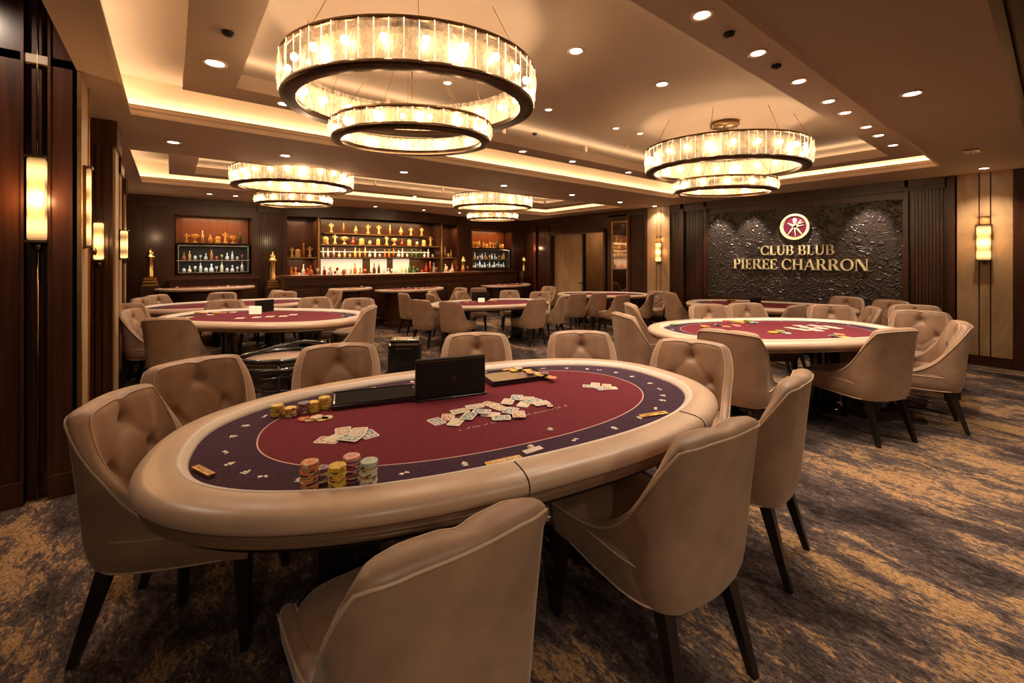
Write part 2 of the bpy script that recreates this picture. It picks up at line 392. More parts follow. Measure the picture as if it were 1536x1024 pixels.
for (a, b) in ((.37, .88), (5.31, 5.875)):
    w = (b - a)
    for (u, v) in ((0, .40), (.425, .605), (.63, 1.0)): mb.box(SX - .045, a + w * (1 - v), .13, SX + .03, a + w * (1 - u), H)
struct(mb.build('trim_14', 'stone'))
mb = MB(); mb.box(SX - .06, YN, 0, SX + .02, dy0 - .1, .12); mb.box(SX - .06, dy1 + .06, 0, SX + .02, YB, .12); struct(mb.build('baseboard_right', 'wood'))
# mirror panel beside the doorway
mb = MB(); mb.box(SX - .02, 6.46, .14, SX + .02, 6.89, 2.34); mb.box(SX - .035, 6.42, .12, SX + .0, 6.46, 2.36, 1); mb.box(SX - .035, 6.89, .12, SX, 6.93, 2.36, 1); mb.box(SX - .035, 6.46, 2.34, SX, 6.89, 2.37, 1)
struct(mb.build('trim_15', ['mirror', 'brass']))
# lobby behind the doorway
mb = MB(); mb.box(SX + 1.7, dy0 - 1.2, 0, SX + 1.8, dy1 + 1.2, 2.6); mb.box(SX + .2, dy1 + .35, 0, SX + 1.8, dy1 + .45, 2.6); mb.box(SX + .2, dy0 - 1.2, 0, SX + 1.8, dy0 - 1.1, 2.6)
struct(mb.build('wall_lobby', 'stone'))
mb = MB(); mb.box(SX + .2, dy0 - 1.2, 2.55, SX + 1.8, dy1 + 1.2, 2.62); struct(mb.build('ceiling_lobby', 'ceil'))
# door casing and the two doors
mb = MB()
for a, b in ((dy0 - .02, dy0 + .05), (dy1 - .05, dy1 + .02)): mb.box(SX - .04, a, 0, SX + .22, b, dz)
mb.box(SX - .04, dy0 - .02, dz - .05, SX + .22, dy1 + .02, dz + .03)
struct(mb.build('trim_16', 'wood'))
ym = 7.95
r = struct(empty('door_1', (SX + .12, dy1 - .06, 0)))
mb = MB(); mb.box(0, -(dy1 - .06 - ym), .01, .045, 0, dz - .06, 0, .004); mb.build('door_panel', 'stone', r)
mb = MB(); mb.box(-.012, -(dy1 - .06 - ym) - .0, .01, .055, -(dy1 - .06 - ym) + .07, dz - .06); mb.build('door_edge', 'blackm', r)
mb = MB(); mb.tube([(-.012, -(dy1 - .06 - ym) + .035, .75), (-.06, -(dy1 - .06 - ym) + .035, .78), (-.06, -(dy1 - .06 - ym) + .16, .78)], .012); mb.build('door_handle', 'black', r)
r = struct(empty('door_2', (SX + .12, dy0 + .06, 0), -.95))
mb = MB(); mb.box(0, 0, .01, .045, .75, dz - .06, 0, .004); mb.build('door_panel', 'stone', r)
mb = MB(); mb.box(-.01, .70, .01, .055, .76, dz - .06); mb.build('door_edge', 'blackm', r)
mb = MB(); mb.tube([(-.01, .72, .78), (-.06, .72, .78), (-.06, .6, .78)], .012); mb.build('door_handle', 'black', r)

# --- bar wall (far)
BY = 10.4
mb = MB()
niL = (.06, 1.32); niR = (6.75, 8.2)
niz = (1.12, 2.28)
def wallseg(x0, x1, z0=0, z1=H): mb.box(x0, BY, z0, x1, BY + .6, z1)
wallseg(XL, niL[0]); wallseg(niL[0], niL[1], 0, niz[0]); wallseg(niL[0], niL[1], niz[1], H); wallseg(niL[1], 1.95)
wallseg(1.95, 6.3, 2.42, H); wallseg(6.3, niR[0]); wallseg(niR[0], niR[1], 0, niz[0]); wallseg(niR[0], niR[1], niz[1], H); wallseg(niR[1], XR)
mb.box(XL, BY + .45, 0, XR, BY + .6, H)
for a, b in ((-.4, -.08), (1.46, 1.82), (6.36, 6.66), (8.3, 8.6)):
    fluted(mb, a, b, BY - .05, .14, H - .2, 5, 'Y', .06); mb.box(a - .04, BY - .07, H - .2, b + .04, BY + .01, H); mb.box(a - .04, BY - .07, 0, b + .04, BY + .01, .14)
mb.box(XL, BY - .03, H - .1, XR, BY, H)
struct(mb.build('wall_far', 'wood'))
# curved cornice above the bar
mb = MB()
def arcpts(n, x0, x1, bow, y): return [(x0 + (x1 - x0) * i / n, y - bow * math.sin(PI * i / n)) for i in range(n + 1)]
def curved(mb, x0, x1, bow, yb, z0, z1, dep=None, mi=0, n=24):
    fr = arcpts(n, x0, x1, bow, yb); bk = [(x, yb + .02) if dep is None else (x, y + dep) for x, y in fr]
    rings = [[(f[0], f[1], z0), (b[0], b[1], z0), (b[0], b[1], z1), (f[0], f[1], z1)] for f, b in zip(fr, bk)]
    mb.loops(rings, mi, False, True, True, True)
curved(mb, 1.95, 6.3, .42, BY, 2.36, H); curved(mb, 1.9, 6.35, .46, BY, H - .07, H); curved(mb, 1.93, 6.32, .44, BY, 2.36, 2.40)
struct(mb.build('trim_17', 'wood'))

# ------------------------------------------------------------------ back bar, counter, cabinets
bb = empty('back_bar', (4.1, BY, 0), 0, 'tall curved dark wood shelving with lit shelves of bottles behind the long bar counter', 'bar shelving')
mb = MB(); mb.box(-2.12, .38, 1.0, 2.18, .44, 2.42); mb.build('back_panel', 'wood', bb)
def shelf(x0, x1, z, nm='shelf'):
    mb = MB(); mb.box(x0, -.02, z - .014, x1, .38, z + .014, 0, .004); mb.box(x0, -.026, z - .01, x1, -.02, z + .01, 1)
    return mb.build(nm, ['wood', 'brass'], bb)
SH = [(-1.35, 1.35, 2.02), (-1.45, 1.62, 1.755), (-2.12, 2.18, 1.455)]
for a, b, z in SH: shelf(a, b, z)
mb = MB(); mb.box(-2.14, -.3, 0, 2.2, .4, .95); mb.box(-2.16, -.32, .95, 2.22, .42, 1.0, 0, .006); mb.build('base_cabinet', 'wood', bb)
for x in (-1.48, 1.64):
    mb = MB(); mb.box(x - .04, -.06, 1.0, x + .04, .4, 2.40); mb.box(x - .02, -.075, 1.0, x + .02, -.06, 2.40, 1); mb.build('pilaster', ['wood', 'brass'], bb)
for x in (-2.16, 2.18):
    mb = MB(); mb.box(x - .04, -.04, 1.0, x + .04, .4, 2.40); mb.build('pilaster', 'wood', bb)
M['lit'] = emit('lit_backsplash', (1, .84, .66), .45)
for a, b in ((-1.4, -.35), (-.15, .28), (.45, .9)):
    mb = MB(); mb.box(a, .36, 1.06, b, .38, 1.43); t = mb.build('light_panel', 'lit', bb); t['label'] = 'bright lit backsplash panel'
mb = MB(); mb.box(-1.4, .35, 1.60, 1.5, .372, 1.608); mb.build('light_strip', emit('shelf_strip', (1, .75, .45), 4), bb)
for z, e in ((2.38, 30), (2.0, 24), (1.73, 24), (1.43, 26)):
    light('AREA', 'shelf_light', (4.1, BY + .06, z), e * (1 if z < 2.3 else 1.3), (1, .66, .32), shape='RECTANGLE', size=2.7, size_y=.06, rot=(0, 0, 0))
for x in (2.3, 5.95):
    light('AREA', 'shelf_light', (x, BY + .06, 2.3), 5, (1, .6, .3), shape='RECTANGLE', size=.4, size_y=.06); light('AREA', 'shelf_light', (x, BY + .06, 1.43), 4, (1, .6, .3), shape='RECTANGLE', size=.4, size_y=.06)

bc = empty('bar_counter', (4.0, 9.35, 0), 0, 'long dark wood bar counter with panelled front and polished top', 'bar')
mb = MB(); curved(mb, -2.25, 2.35, .18, 0, 0, 1.04, .45); mb.build('body', 'wood', bc)
mb = MB(); curved(mb, -2.33, 2.43, .22, -.02, 1.06, 1.10, .56); curved(mb, -2.31, 2.41, .20, -.01, 1.04, 1.06, .5); mb.build('worktop', 'woodred', bc)
mb = MB(); curved(mb, -2.3, 2.4, .22, -.03, .0, .12, .06); curved(mb, -2.27, 2.37, .2, -.02, .9, .94, .05); mb.build('plinth', 'wood', bc)
for i in range(8):
    t = (i + .5) / 8; x = -2.25 + 4.6 * t; y = -.18 * math.sin(PI * t)
    mb = MB(); mb.box(-.22, -.02, .2, .22, .01, .82, 0, .006); mb.box(-.17, -.03, .25, .17, -.015, .77, 0, .006)
    q = mb.build('front_panel', 'wood', bc, (x, y - .005, 0)); q.rotation_euler = (0, 0, -.18 * PI / 4.6 * math.cos(PI * t))
mb = MB(); mb.tube([(x - 4.0 + 4.0 - 0, y - .13, .17) for x, y in arcpts(24, -2.2, 2.3, .2, 0)], .014); mb.build('foot_rail', 'brass', bc)

# bottles ----------------------------------------------------------
BP = {
 'bottle': [(.0, 0), (.034, 0), (.036, .02), (.036, .15), (.03, .18), (.013, .21), (.012, .27), (.014, .275), (.014, .29), (0, .29)],
 'tall_bottle': [(0, 0), (.03, 0), (.03, .2), (.012, .25), (.011, .33), (0, .33)],
 'decanter': [(0, 0), (.05, 0), (.055, .05), (.045, .11), (.016, .14), (.015, .17), (.025, .19), (.018, .225), (0, .235)],
 'glass': [(0, 0), (.03, 0), (.03, .004), (.005, .01), (.005, .08), (.03, .11), (.034, .15), (.028, .17), (0, .17)],
 'jar': [(0, 0), (.04, 0), (.042, .09), (.03, .11), (.03, .125), (0, .13)],
}
TP = {
 'trophy_cup': [(0, 0), (.07, 0), (.07, .04), (.03, .05), (.018, .09), (.03, .12), (.07, .17), (.08, .25), (.075, .26), (0, .26)],
 'trophy_figure': [(0, 0), (.05, 0), (.05, .05), (.02, .06), (.03, .11), (.022, .15), (.034, .19), (.015, .22), (.022, .25), (.02, .27), (0, .29)],
 'ornate_urn': [(0, 0), (.05, 0), (.02, .03), (.06, .09), (.055, .14), (.02, .17), (.035, .19), (.012, .22), (.006, .26), (0, .27)],
 'gilt_box': [(0, 0), (.075, 0), (.075, .06), (.065, .07), (.07, .16), (.05, .18), (.03, .2), (0, .2)],
}
_bm = {}
def vessel(kind, mat):
    k = (kind, mat)
    if k not in _bm:
        mb = MB(); pr = (BP.get(kind) or TP[kind]); nn = 12 if kind != 'gilt_box' else 4
        mb.lathe([(max(r, .0005), z) for r, z in pr], n=nn, smooth=nn > 4, cap=False)
        if kind == 'trophy_cup':
            for s in (-1, 1): mb.tube([(s * .072, 0, .16), (s * .11, 0, .18), (s * .115, 0, .22), (s * .078, 0, .24)], .008, 6)
        if kind == 'trophy_figure':
            for s in (-1, 1): mb.tube([(s * .02, 0, .18), (s * .06, 0, .21), (s * .05, 0, .25)], .009, 6)
        _bm[k] = mb.data(kind, BOT[mat] if mat in BOT else mat)
    return _bm[k]
MN = {'gold': 'gold', 'amber': 'amber', 'green': 'green glass', 'clear': 'clear glass', 'red': 'red', 'brown': 'dark brown', 'cream': 'cream', 'white': 'white', 'silver': 'silver'}
KN = {'bottle': 'bottle', 'tall_bottle': 'tall slim bottle', 'decanter': 'round decanter', 'glass': 'stemmed glass', 'jar': 'squat jar', 'trophy_cup': 'trophy cup with two handles', 'trophy_figure': 'statuette', 'ornate_urn': 'lidded urn', 'gilt_box': 'stepped box'}
def row(xs, y, z, kinds, mats, place, group, sc_=1.0, wob=.03):
    seen = {}
    z += .002
    for i, x in enumerate(xs):
        k = kinds[i % len(kinds)]; m = mats[(i * 7 + i // 3) % len(mats)] if k in BP else 'gold'
        o = link(k, vessel(k, m)); s = sc_ * R.uniform(.85, 1.12); o.scale = (s, s, s)
        o.location = (x, y + R.uniform(-wob, wob), z); o.rotation_euler = (0, 0, R.uniform(-.4, .4))
        end = 'from left' if i < len(xs) / 2 else 'from right'; q = ORD[i if i < len(xs) / 2 else len(xs) - 1 - i]
        tag(o, '%s %s on %s, %s %s' % (MN[m], KN[k], place, q, end), {'bottle': 'bottle', 'tall_bottle': 'bottle', 'decanter': 'decanter', 'glass': 'glass', 'jar': 'jar', 'trophy_cup': 'trophy', 'trophy_figure': 'statuette', 'ornate_urn': 'urn', 'gilt_box': 'ornament'}[k], group)
def lin(a, b, n): return [a + (b - a) * (i + .5) / n for i in range(n)]
bx = 4.1; sy = BY + .16
row(lin(bx - 1.3, bx + 1.3, 9), sy, 2.034, ['trophy_figure', 'tall_bottle', 'ornate_urn', 'trophy_figure'], ['gold', 'amber'], 'the top shelf behind the bar', 'ornaments on the top shelf behind the bar', .86)
row(lin(bx - 1.38, bx + 1.55, 14), sy, 1.769, ['gilt_box', 'trophy_figure', 'trophy_cup', 'decanter', 'gilt_box', 'jar'], ['cream', 'gold', 'red', 'clear'], 'the second shelf behind the bar', 'ornaments on the second shelf behind the bar', .82)
row(lin(bx - 1.40, bx + 1.55, 24), sy, 1.469, ['bottle', 'bottle', 'tall_bottle', 'decanter', 'bottle', 'jar'], ['clear', 'cream', 'gold', 'white', 'amber', 'clear', 'green'], 'the third shelf down behind the bar', 'bottles on the third shelf behind the bar', .74)
row(lin(bx - 1.38, bx + 1.55, 25), sy - .08, 1.0, ['bottle', 'decanter', 'glass', 'jar', 'bottle', 'tall_bottle'], ['red', 'clear', 'amber', 'brown', 'white', 'cream', 'green'], 'the back counter behind the bar', 'bottles on the back counter behind the bar', 1.0)
row(lin(bx - 2.05, bx - 1.56, 4), sy, 1.469, ['trophy_figure', 'gilt_box', 'tall_bottle'], ['clear', 'gold', 'amber'], 'the left bay shelf of the bar', 'ornaments in the left bay of the bar', .85)
row(lin(bx + 1.74, bx + 2.1, 4), sy, 1.469, ['bottle', 'tall_bottle', 'jar'], ['green', 'gold', 'cream'], 'the right bay shelf of the bar', 'bottles in the right bay of the bar', .8)
row(lin(bx - 2.05, bx - 1.56, 6), sy - .06, 1.0, ['bottle', 'decanter', 'jar'], ['amber', 'red', 'clear', 'amber'], 'the left end of the back counter', 'bottles at the left end of the back counter', .95)
row(lin(bx + 1.74, bx + 2.1, 5), sy - .06, 1.0, ['jar', 'bottle', 'glass'], ['red', 'cream', 'amber'], 'the right end of the back counter', 'bottles at the right end of the back counter', .95)
row(lin(2.2, 3.0, 6), 9.55, 1.10, ['decanter', 'glass', 'jar'], ['amber', 'clear', 'red'], 'the left end of the bar counter top', 'glassware on the bar counter', .8)
row(lin(5.1, 6.2, 7), 9.6, 1.10, ['glass', 'jar', 'glass', 'decanter'], ['amber', 'red', 'clear', 'green'], 'the right end of the bar counter top', 'glassware on the bar counter right end', .8)
# display cabinets in the two niches --------------------------------
def cabinet(x0, x1, side):
    w = x1 - x0
    r = empty('display_cabinet', (x0, BY, 0), 0, 'glass-fronted black display case lit from inside, in the panelled niche %s of the bar' % side, 'display cabinet', 'display cases beside the bar')
    za, zb, zc = 1.16, 1.40, 1.70
    mb = MB(); mb.box(.03, .38, za, w - .03, .42, zc); mb.box(.03, .05, za - .02, .06, .4, zc); mb.box(w - .06, .05, za - .02, w - .03, .4, zc); mb.box(.03, .05, za - .03, w - .03, .4, za); mb.box(.0, .0, zc, w, .42, zc + .045); mb.build('case', 'blackm', r)
    mb = MB(); mb.box(.05, .06, zb - .008, w - .05, .38, zb + .008); mb.build('shelf', 'silver', r)
    mb = MB()
    for b in ((.05, .035, za, w - .05, .05, za + .014), (.05, .035, zc - .014, w - .05, .05, zc), (.05, .035, za, .064, .05, zc), (w - .064, .035, za, w - .05, .05, zc)): mb.box(*b)
    mb.box(.03, .03, zb - .01, w - .03, .045, zb + .01)
    mb.build('door_frame', 'silver', r)
    mb = MB(); mb.box(.064, .04, za + .014, w - .064, .044, zc - .014); mb.build('glass_pane', 'glass', r)
    mb = MB(); mb.box(.02, .36, zc + .045, w - .02, .44, 2.28); mb.build('niche_back', 'woodred', r)
    mb = MB(); mb.box(-.12, -.2, 1.03, w + .12, .0, 1.06); mb.box(-.08, -.16, 0, w + .08, 0, 1.03); mb.build('console', 'wood', r)
    for z, e in ((zc - .02, 1.8), (zb - .02, 1.8)): light('AREA', 'case_light', (x0 + w / 2, BY + .1, z), e * w, (.95, .95, .85), shape='RECTANGLE', size=w * .85, size_y=.03)
    light('AREA', 'niche_light', (x0 + w / 2, BY + .12, 2.26), 9 * w, (1, .5, .2), shape='RECTANGLE', size=w * .8, size_y=.05)
    k = max(4, int(w * 7))
    g = '%s display case' % side
    row(lin(x0 + .12, x1 - .12, k), BY + .2, zc + .045, ['trophy_figure', 'trophy_cup', 'tall_bottle', 'ornate_urn', 'gilt_box'], ['green', 'gold', 'cream'], 'top of ' + g, 'ornaments on top of ' + g, .72)
    row(lin(x0 + .1, x1 - .1, int(w * 10)), BY + .2, zb + .008, ['decanter', 'bottle', 'jar', 'glass'], ['amber', 'clear', 'white', 'gold'], 'the upper shelf in ' + g, 'bottles on the upper shelf in ' + g, .68)
    row(lin(x0 + .1, x1 - .1, int(w * 10)), BY + .2, za, ['jar', 'decanter', 'glass', 'bottle'], ['clear', 'white', 'clear', 'cream'], 'the lower shelf in ' + g, 'bottles on the lower shelf in ' + g, .7)
cabinet(niL[0], niL[1], 'left'); cabinet(niR[0], niR[1], 'right')

# gold column ornaments on plinths
def gilt_column(x, y, zb, h, where):
    r = empty('gilded_column', (x, y, 0), 0, 'glowing gilded column ornament on a dark plinth, ' + where, 'ornament', 'gilded columns along the bar wall')
    mb = MB(); mb.box(-.13, -.1, 0, .13, .1, zb - .16, 0, .006); mb.build('plinth', 'wood', r)
    for k in range(3):
        mb = MB(); mb.box(-.11 + .01 * k, -.09 + .01 * k, zb - .16 + k * .053, .11 - .01 * k, .09 - .01 * k, zb - .16 + k * .053 + .04, 0, .008); mb.build('tier', 'brass', r)
    mb = MB(); mb.lathe([(.05, zb), (.055, zb + .02), (.042, zb + .05), (.045, zb + h * .4), (.04, zb + h * .62), (.07, zb + h * .68), (.07, zb + h * .72), (.035, zb + h * .76), (.05, zb + h * .86), (.02, zb + h * .93), (.004, zb + h)], n=14); mb.build('gilt_figure', M['gold'], r)
    light('POINT', 'column_spot', (x + .05, y - .35, zb + h + .25), 4.5, WARM, shadow_soft_size=.03)
gilt_column(onY(225, 410, 9.9)[0], 9.9, 1.12, .50, 'left of the left display case'); gilt_column(onY(409, 410, 10.0)[0], 10.0, 1.0, .58, 'at the left end of the bar')
gilt_column(onY(695, 410, 10.05)[0], 10.05, 1.08, .42, 'at the right end of the bar'); gilt_column(onY(786, 410, 10.1)[0], 10.1, 1.05, .45, 'right of the right display case')

# ------------------------------------------------------------------ sign
def rect(x0, y0, x1, y1): return [(x0, y0), (x1, y0), (x1, y1), (x0, y1)]
def glyph(ch):
    th, tn, sf = .17, .07, .045; P = []
    def stem(x, w=th, y0=0, y1=1, s0=True, s1=True):
        P.append(rect(x, y0, x + w, y1))
        if s0: P.append(rect(x - .06, y0, x + w + .06, y0 + sf))
        if s1: P.append(rect(x - .06, y1 - sf, x + w + .06, y1))
    def arc(cx, cy, rx, ry, a0, a1, n=18, k=th):
        for i in range(n):
            q = []
            for a in (a0 + (a1 - a0) * i / n, a0 + (a1 - a0) * (i + 1) / n):
                a = math.radians(a); t = tn + (k - tn) * abs(math.cos(a)) ** 1.4
                q.append(((cx + rx * math.cos(a), cy + ry * math.sin(a)), (cx + (rx - t) * math.cos(a), cy + (ry - min(t, tn)) * math.sin(a))))
            P.append([q[0][0], q[1][0], q[1][1], q[0][1]])
    def diag(x0, y0, x1, y1, w): P.append([(x0, y0), (x0 + w, y0), (x1 + w, y1), (x1, y1)])
    if ch == 'C': arc(.48, .5, .46, .5, 42, 318, 26); P.append(rect(.78, .68, .82, .95)); P.append(rect(.78, .05, .82, .32)); w = .88
    elif ch == 'L': stem(.08); P.append(rect(.08, 0, .62, tn)); P.append(rect(.58, 0, .62, .24)); w = .68
    elif ch == 'U': stem(.08, th, .34, 1, False); stem(.68, tn, .34, 1, False); arc(.415, .36, .335, .36, 180, 360, 16, th * .8); w = .86
    elif ch in 'PRB':
        stem(.08); P.append(rect(.2, 1 - tn * .8, .42, 1)); P.append(rect(.2, .46, .42, .46 + tn * .8)); arc(.40, .73, .27 + (.03 if ch != 'B' else 0), .27, -90, 90, 14); w = .72
        if ch == 'R': P.append([(.36, .48), (.56, .48), (.84, 0), (.63, 0)]); P.append(rect(.6, 0, .9, sf)); w = .86
        if ch == 'B': P.append(rect(.2, 0, .42, tn * .8)); arc(.42, .26, .31, .26, -90, 90, 14); w = .78
    elif ch == 'I': stem(.1); w = .37
    elif ch == 'E':
        stem(.08)
        for y in (0, .48, 1 - tn): P.append(rect(.08, y, .58 if y != .48 else .5, y + tn))
        P.append(rect(.55, 0, .59, .22)); P.append(rect(.55, .78, .59, 1)); P.append(rect(.46, .38, .5, .64)); w = .66
    elif ch == 'H': stem(.08); stem(.66); P.append(rect(.2, .46, .7, .46 + tn)); w = .93
    elif ch == 'A': diag(.04, 0, .42, 1, tn); diag(.68, 0, .38, 1, th); P.append(rect(.2, .3, .7, .3 + tn * .8)); P.append(rect(-.03, 0, .2, sf)); P.append(rect(.6, 0, .94, sf)); w = .92
    elif ch == 'O': arc(.5, .5, .48, .5, 0, 360, 32); w = 1.0
    elif ch == 'N': stem(.08, tn, 0, 1); stem(.82, tn, 0, 1); P.append([(.10, 1), (.10 + th * 1.2, 1), (.88, 0), (.88 - th * 1.1, 0)]); P.append(rect(-.02, 1 - sf, .2, 1)); w = .97
    return P, w
M['signgold'] = plain('sign_gold', (.98, .78, .44), .4, .1)
sg = empty('wall_sign', (SX - .03, 2.874, 1.45), 0, 'gold serif lettering mounted on the dark crinkled relief panel', 'sign', None)
def textline(s, yl, yr, z0, z1):
    tot = sum((glyph(c)[1] + .06 if c != ' ' else .34) for c in s); k = (yl - yr) / tot; x = 0
    for c in s:
        if c == ' ': x += .34; continue
        P, w = glyph(c); mb = MB()
        for p in P: mb.poly([(yl - (x + a) * k - 2.874, z0 + b * (z1 - z0) - 1.45) for a, b in p], -.035, -.005, 0, 'x')
        mb.build('letter', 'signgold', sg); x += w + .06
textline('CLUB BLUB', 3.433, 2.285, 1.505, 1.675)
textline('PIEREE CHARRON', 3.925, 1.840, 1.245, 1.435)
em = empty('round_emblem', (SX - .03, 2.874, 2.0), 0, 'round maroon and gold emblem above the lettering', 'emblem')
def yz_disc(r0, r1, x0, x1, n=48):
    mb = MB(); rg = lambda r, x: [(x, r * math.cos(2 * PI * i / n), r * math.sin(2 * PI * i / n)) for i in range(n)]
    mb.loops([rg(max(r0, .0005), x1), rg(max(r0, .0005), x0), rg(r1, x0), rg(r1, x1)], smooth=False); return mb
yz_disc(.195, .228, -.05, .0).build('gold_ring', 'signgold', em); yz_disc(.182, .188, -.032, -.01).build('inner_ring', 'signgold', em); yz_disc(0, .2, -.025, .0).build('disc', 'maroon', em)
mb = MB()
for (a, b, c, d, w0, w1) in ((0, .02, -.12, -.15, .03, .008), (0, .02, .115, -.14, .034, .01), (.0, .0, .01, -.165, .02, .006), (.02, .01, .10, .11, .04, .01), (-.02, .02, -.11, .07, .035, .006), (.02, .0, .14, .03, .02, .006), (.05, .05, .14, .075, .018, .006), (-.03, -.02, .05, .06, .03, .02), (.03, -.03, -.02, .09, .02, .012), (0, .05, .02, .12, .022, .03)):
    v = Vector((c - a, d - b)); p = Vector((-v.y, v.x)).normalized()
    mb.poly([(-(a + p.x * w0 / 2), b + p.y * w0 / 2), (-(c + p.x * w1 / 2), d + p.y * w1 / 2), (-(c - p.x * w1 / 2), d - p.y * w1 / 2), (-(a - p.x * w0 / 2), b - p.y * w0 / 2)], -.04, -.02, 0, 'x')
mb.poly([(.028 * math.cos(t * PI / 6), .12 + .028 * math.sin(t * PI / 6)) for t in range(12)], -.04, -.02, 0, 'x')
mb.build('figure_motif', 'signgold', em)
# spots grazing the relief panel
for y in (1.85, 3.6, 4.2, 2.874):
    light('SPOT', 'panel_spot', (SX - .42, y, H - .04), 95 if y != 2.874 else 110, (1, .82, .66), spot_size=.95, spot_blend=.7, shadow_soft_size=.02, rot=(0, -.38, 0))

# ------------------------------------------------------------------ sconces
def sconce(loc, rz, hgt, w, label, rods=(), e=2.5, halo=False, dp=.075):
    """faces local -y"""
    r = empty('wall_sconce', loc, rz, label, 'wall lamp', 'wall sconces')
    mb = MB(); mb.box(-w / 2, -dp, -hgt / 2, w / 2, -.015, hgt / 2, 0, .012); mb.build('lamp_shade', 'sconce', r)
    mb = MB(); mb.box(-w * .6, -dp - .01, hgt / 2, w * .6, -.008, hgt / 2 + .014); mb.build('top_cap', 'bronze', r)
    mb = MB(); mb.box(-w * .6, -dp - .01, -hgt / 2 - .014, w * .6, -.008, -hgt / 2); mb.lathe([(.015, -hgt / 2 - .06), (.02, -hgt / 2 - .03), (.012, -hgt / 2 - .014)], 0, -.045, 10); mb.build('bottom_cap', 'bronze', r)
    mb = MB(); mb.box(-w * .4, -.015, -hgt / 2 - .02, w * .4, 0, hgt / 2 + .02); mb.build('back_plate', 'bronze', r)
    for z0, z1 in rods:
        mb = MB(); mb.tube([(0, -.03, z0), (0, -.03, z1)], .006, 8); mb.build('rod', 'bronze', r)
    a = Vector((-math.sin(rz) * -.13, math.cos(rz) * -.13, 0))
    light('POINT', 'sconce_bulb', Vector(loc) + a, e, (1, .52, .2), shadow_soft_size=.05)
    if halo:
        mb = MB(); mb.box(-w * .45, -.06, hgt / 2 + .10, w * .45, -.0, hgt / 2 + .125); mb.build('upper_bracket', 'bronze', r)
        light('POINT', 'sconce_bulb', Vector(loc) + a * .9 + Vector((0, 0, hgt / 2 + .08)), e * .35, (1, .5, .18), shadow_soft_size=.02)
x, z = onY(58, 300, PY + .03); 
sconce((x, PY + .035, z), 0, .485, .078, 'tall amber lit sconce on a rod on the nearest dark wood pier', [(.27, 3.05 - z), (-z + .02, -.29)], 7)
sconce((PX + .012, PY + .15, 1.78), PI / 2, .5, .055, 'amber sconce on the stone side of the nearest pier, seen edge on', (), 4, False, .035)
x, z = onY(149, 362, 4.95); sconce((x, 4.95, z), 0, .30, .06, 'amber sconce on the front of the second pier', (), 2)
sconce((-.448, 6.4 + .0, 1.60), PI / 2, .3, .06, 'small amber sconce on the third pier side', (), 2)
y, z = onX(1476, 364, SX - .045); sconce((SX - .045, y, z), -PI / 2, .46, .13, 'amber lit sconce on the honey stone panel right of the sign', (), 4, True)
y, z = onX(989, 378, SX - .045); sconce((SX - .045, y, z), -PI / 2, .42, .11, 'amber lit sconce on the narrow stone panel left of the sign', (), 4, True)
y = 7.3; sconce((SX + 1.70, 7.55, 1.62), -PI / 2, .35, .09, 'small amber sconce glowing in the lobby beyond the doorway', (), 5)
light('POINT', 'lobby_lamp', (SX + .9, 8.6, 2.3), 14, WARM, shadow_soft_size=.1)

# ------------------------------------------------------------------ downlights
_dl = {}
def downlight(x, y, z, label, group, e=9, size=.055, spot=True, ang=1.9):
    r = empty('downlight', (x, y, z), 0, label, 'ceiling light', group)
    if size not in _dl:
        mb = MB(); mb.lathe([(size + .012, 0), (size + .012, -.006), (size, -.008), (size * .82, 0)], n=20, cap=False); a = mb.data('trim_ring', 'crown')
        mb = MB(); mb.lathe([(size * .8, -.002), (size * .8, -.004)], n=20); b = mb.data('lens', 'glow'); _dl[size] = (a, b)
    link('trim_ring', _dl[size][0], r); link('lens', _dl[size][1], r)
    if spot: light('SPOT', 'downlight_or_fill', (x, y, z - .02), e, (1, .81, .62), spot_size=ang, spot_blend=.8, shadow_soft_size=.03)
DL = 52
# soffit between the recesses
for i, p in enumerate([(260, 213), (428, 233), (606, 258), (756, 278), (858, 292), (930, 303), (982, 309)]):
    x, y = W(*p, H); downlight(x, y, H, 'round downlight in the flat ceiling strip between the two recesses, %s from the left' % ORD[i], 'downlights in the strip between the recesses', DL)
for i, p in enumerate([(1368, 140), (1476, 252)]):
    x, y = W(*p, H); downlight(x, y, H, ['bright round downlight alone in the flat ceiling right of the recess', 'round downlight above the right-hand stone panel'][i], 'downlights right of the recess', DL * 1.3)
for i, p in enumerate([(1075, 12), (1157, 72), (1218, 116), (1262, 147), (1285, 165), (1316, 187), (1334, 200), (1355, 215)]):
    x, y = W(*p, 2.71); downlight(x, 1.145, 2.71, 'downlight in the right band of the floating frame, %s from the camera' % ORD[i], 'downlights in the right band', DL * .8, .045)
for i, p in enumerate([(425, 156), (780, 228), (853, 243), (934, 260)]):
    x, y = W(*p, 2.71); downlight(x, 3.92, 2.71, 'downlight in the far band of the floating frame, %s from the left' % ORD[i], 'downlights in the far band', DL * .8, .045)
downlight(.225, 3.38, 2.71, 'large bright downlight in the left band of the floating frame', 'downlight in the left band', DL, .06)
downlight(5.9, 3.92, 2.71, 'downlight at the right end of the far band, behind the right chandelier', 'downlights in the far band', DL * .8, .045)
for i, p in enumerate([(864, 76), (993, 126), (823, 164), (924, 192), (1208, 214), (671, 124), (960, 200)]):
    x, y = W(*p, HR); downlight(x, y, HR, 'downlight in the recessed ceiling panel, ' + ['right of the largest chandelier', 'between the largest and right chandeliers', 'small one low right of the largest chandelier', 'left one of the close pair above the right chandelier', 'beside the right edge of the right chandelier', 'seen through the largest chandelier ring', 'right one of the close pair above the right chandelier'][i], 'downlights in the recessed ceiling', DL, .05 if i in (0, 1) else .035)
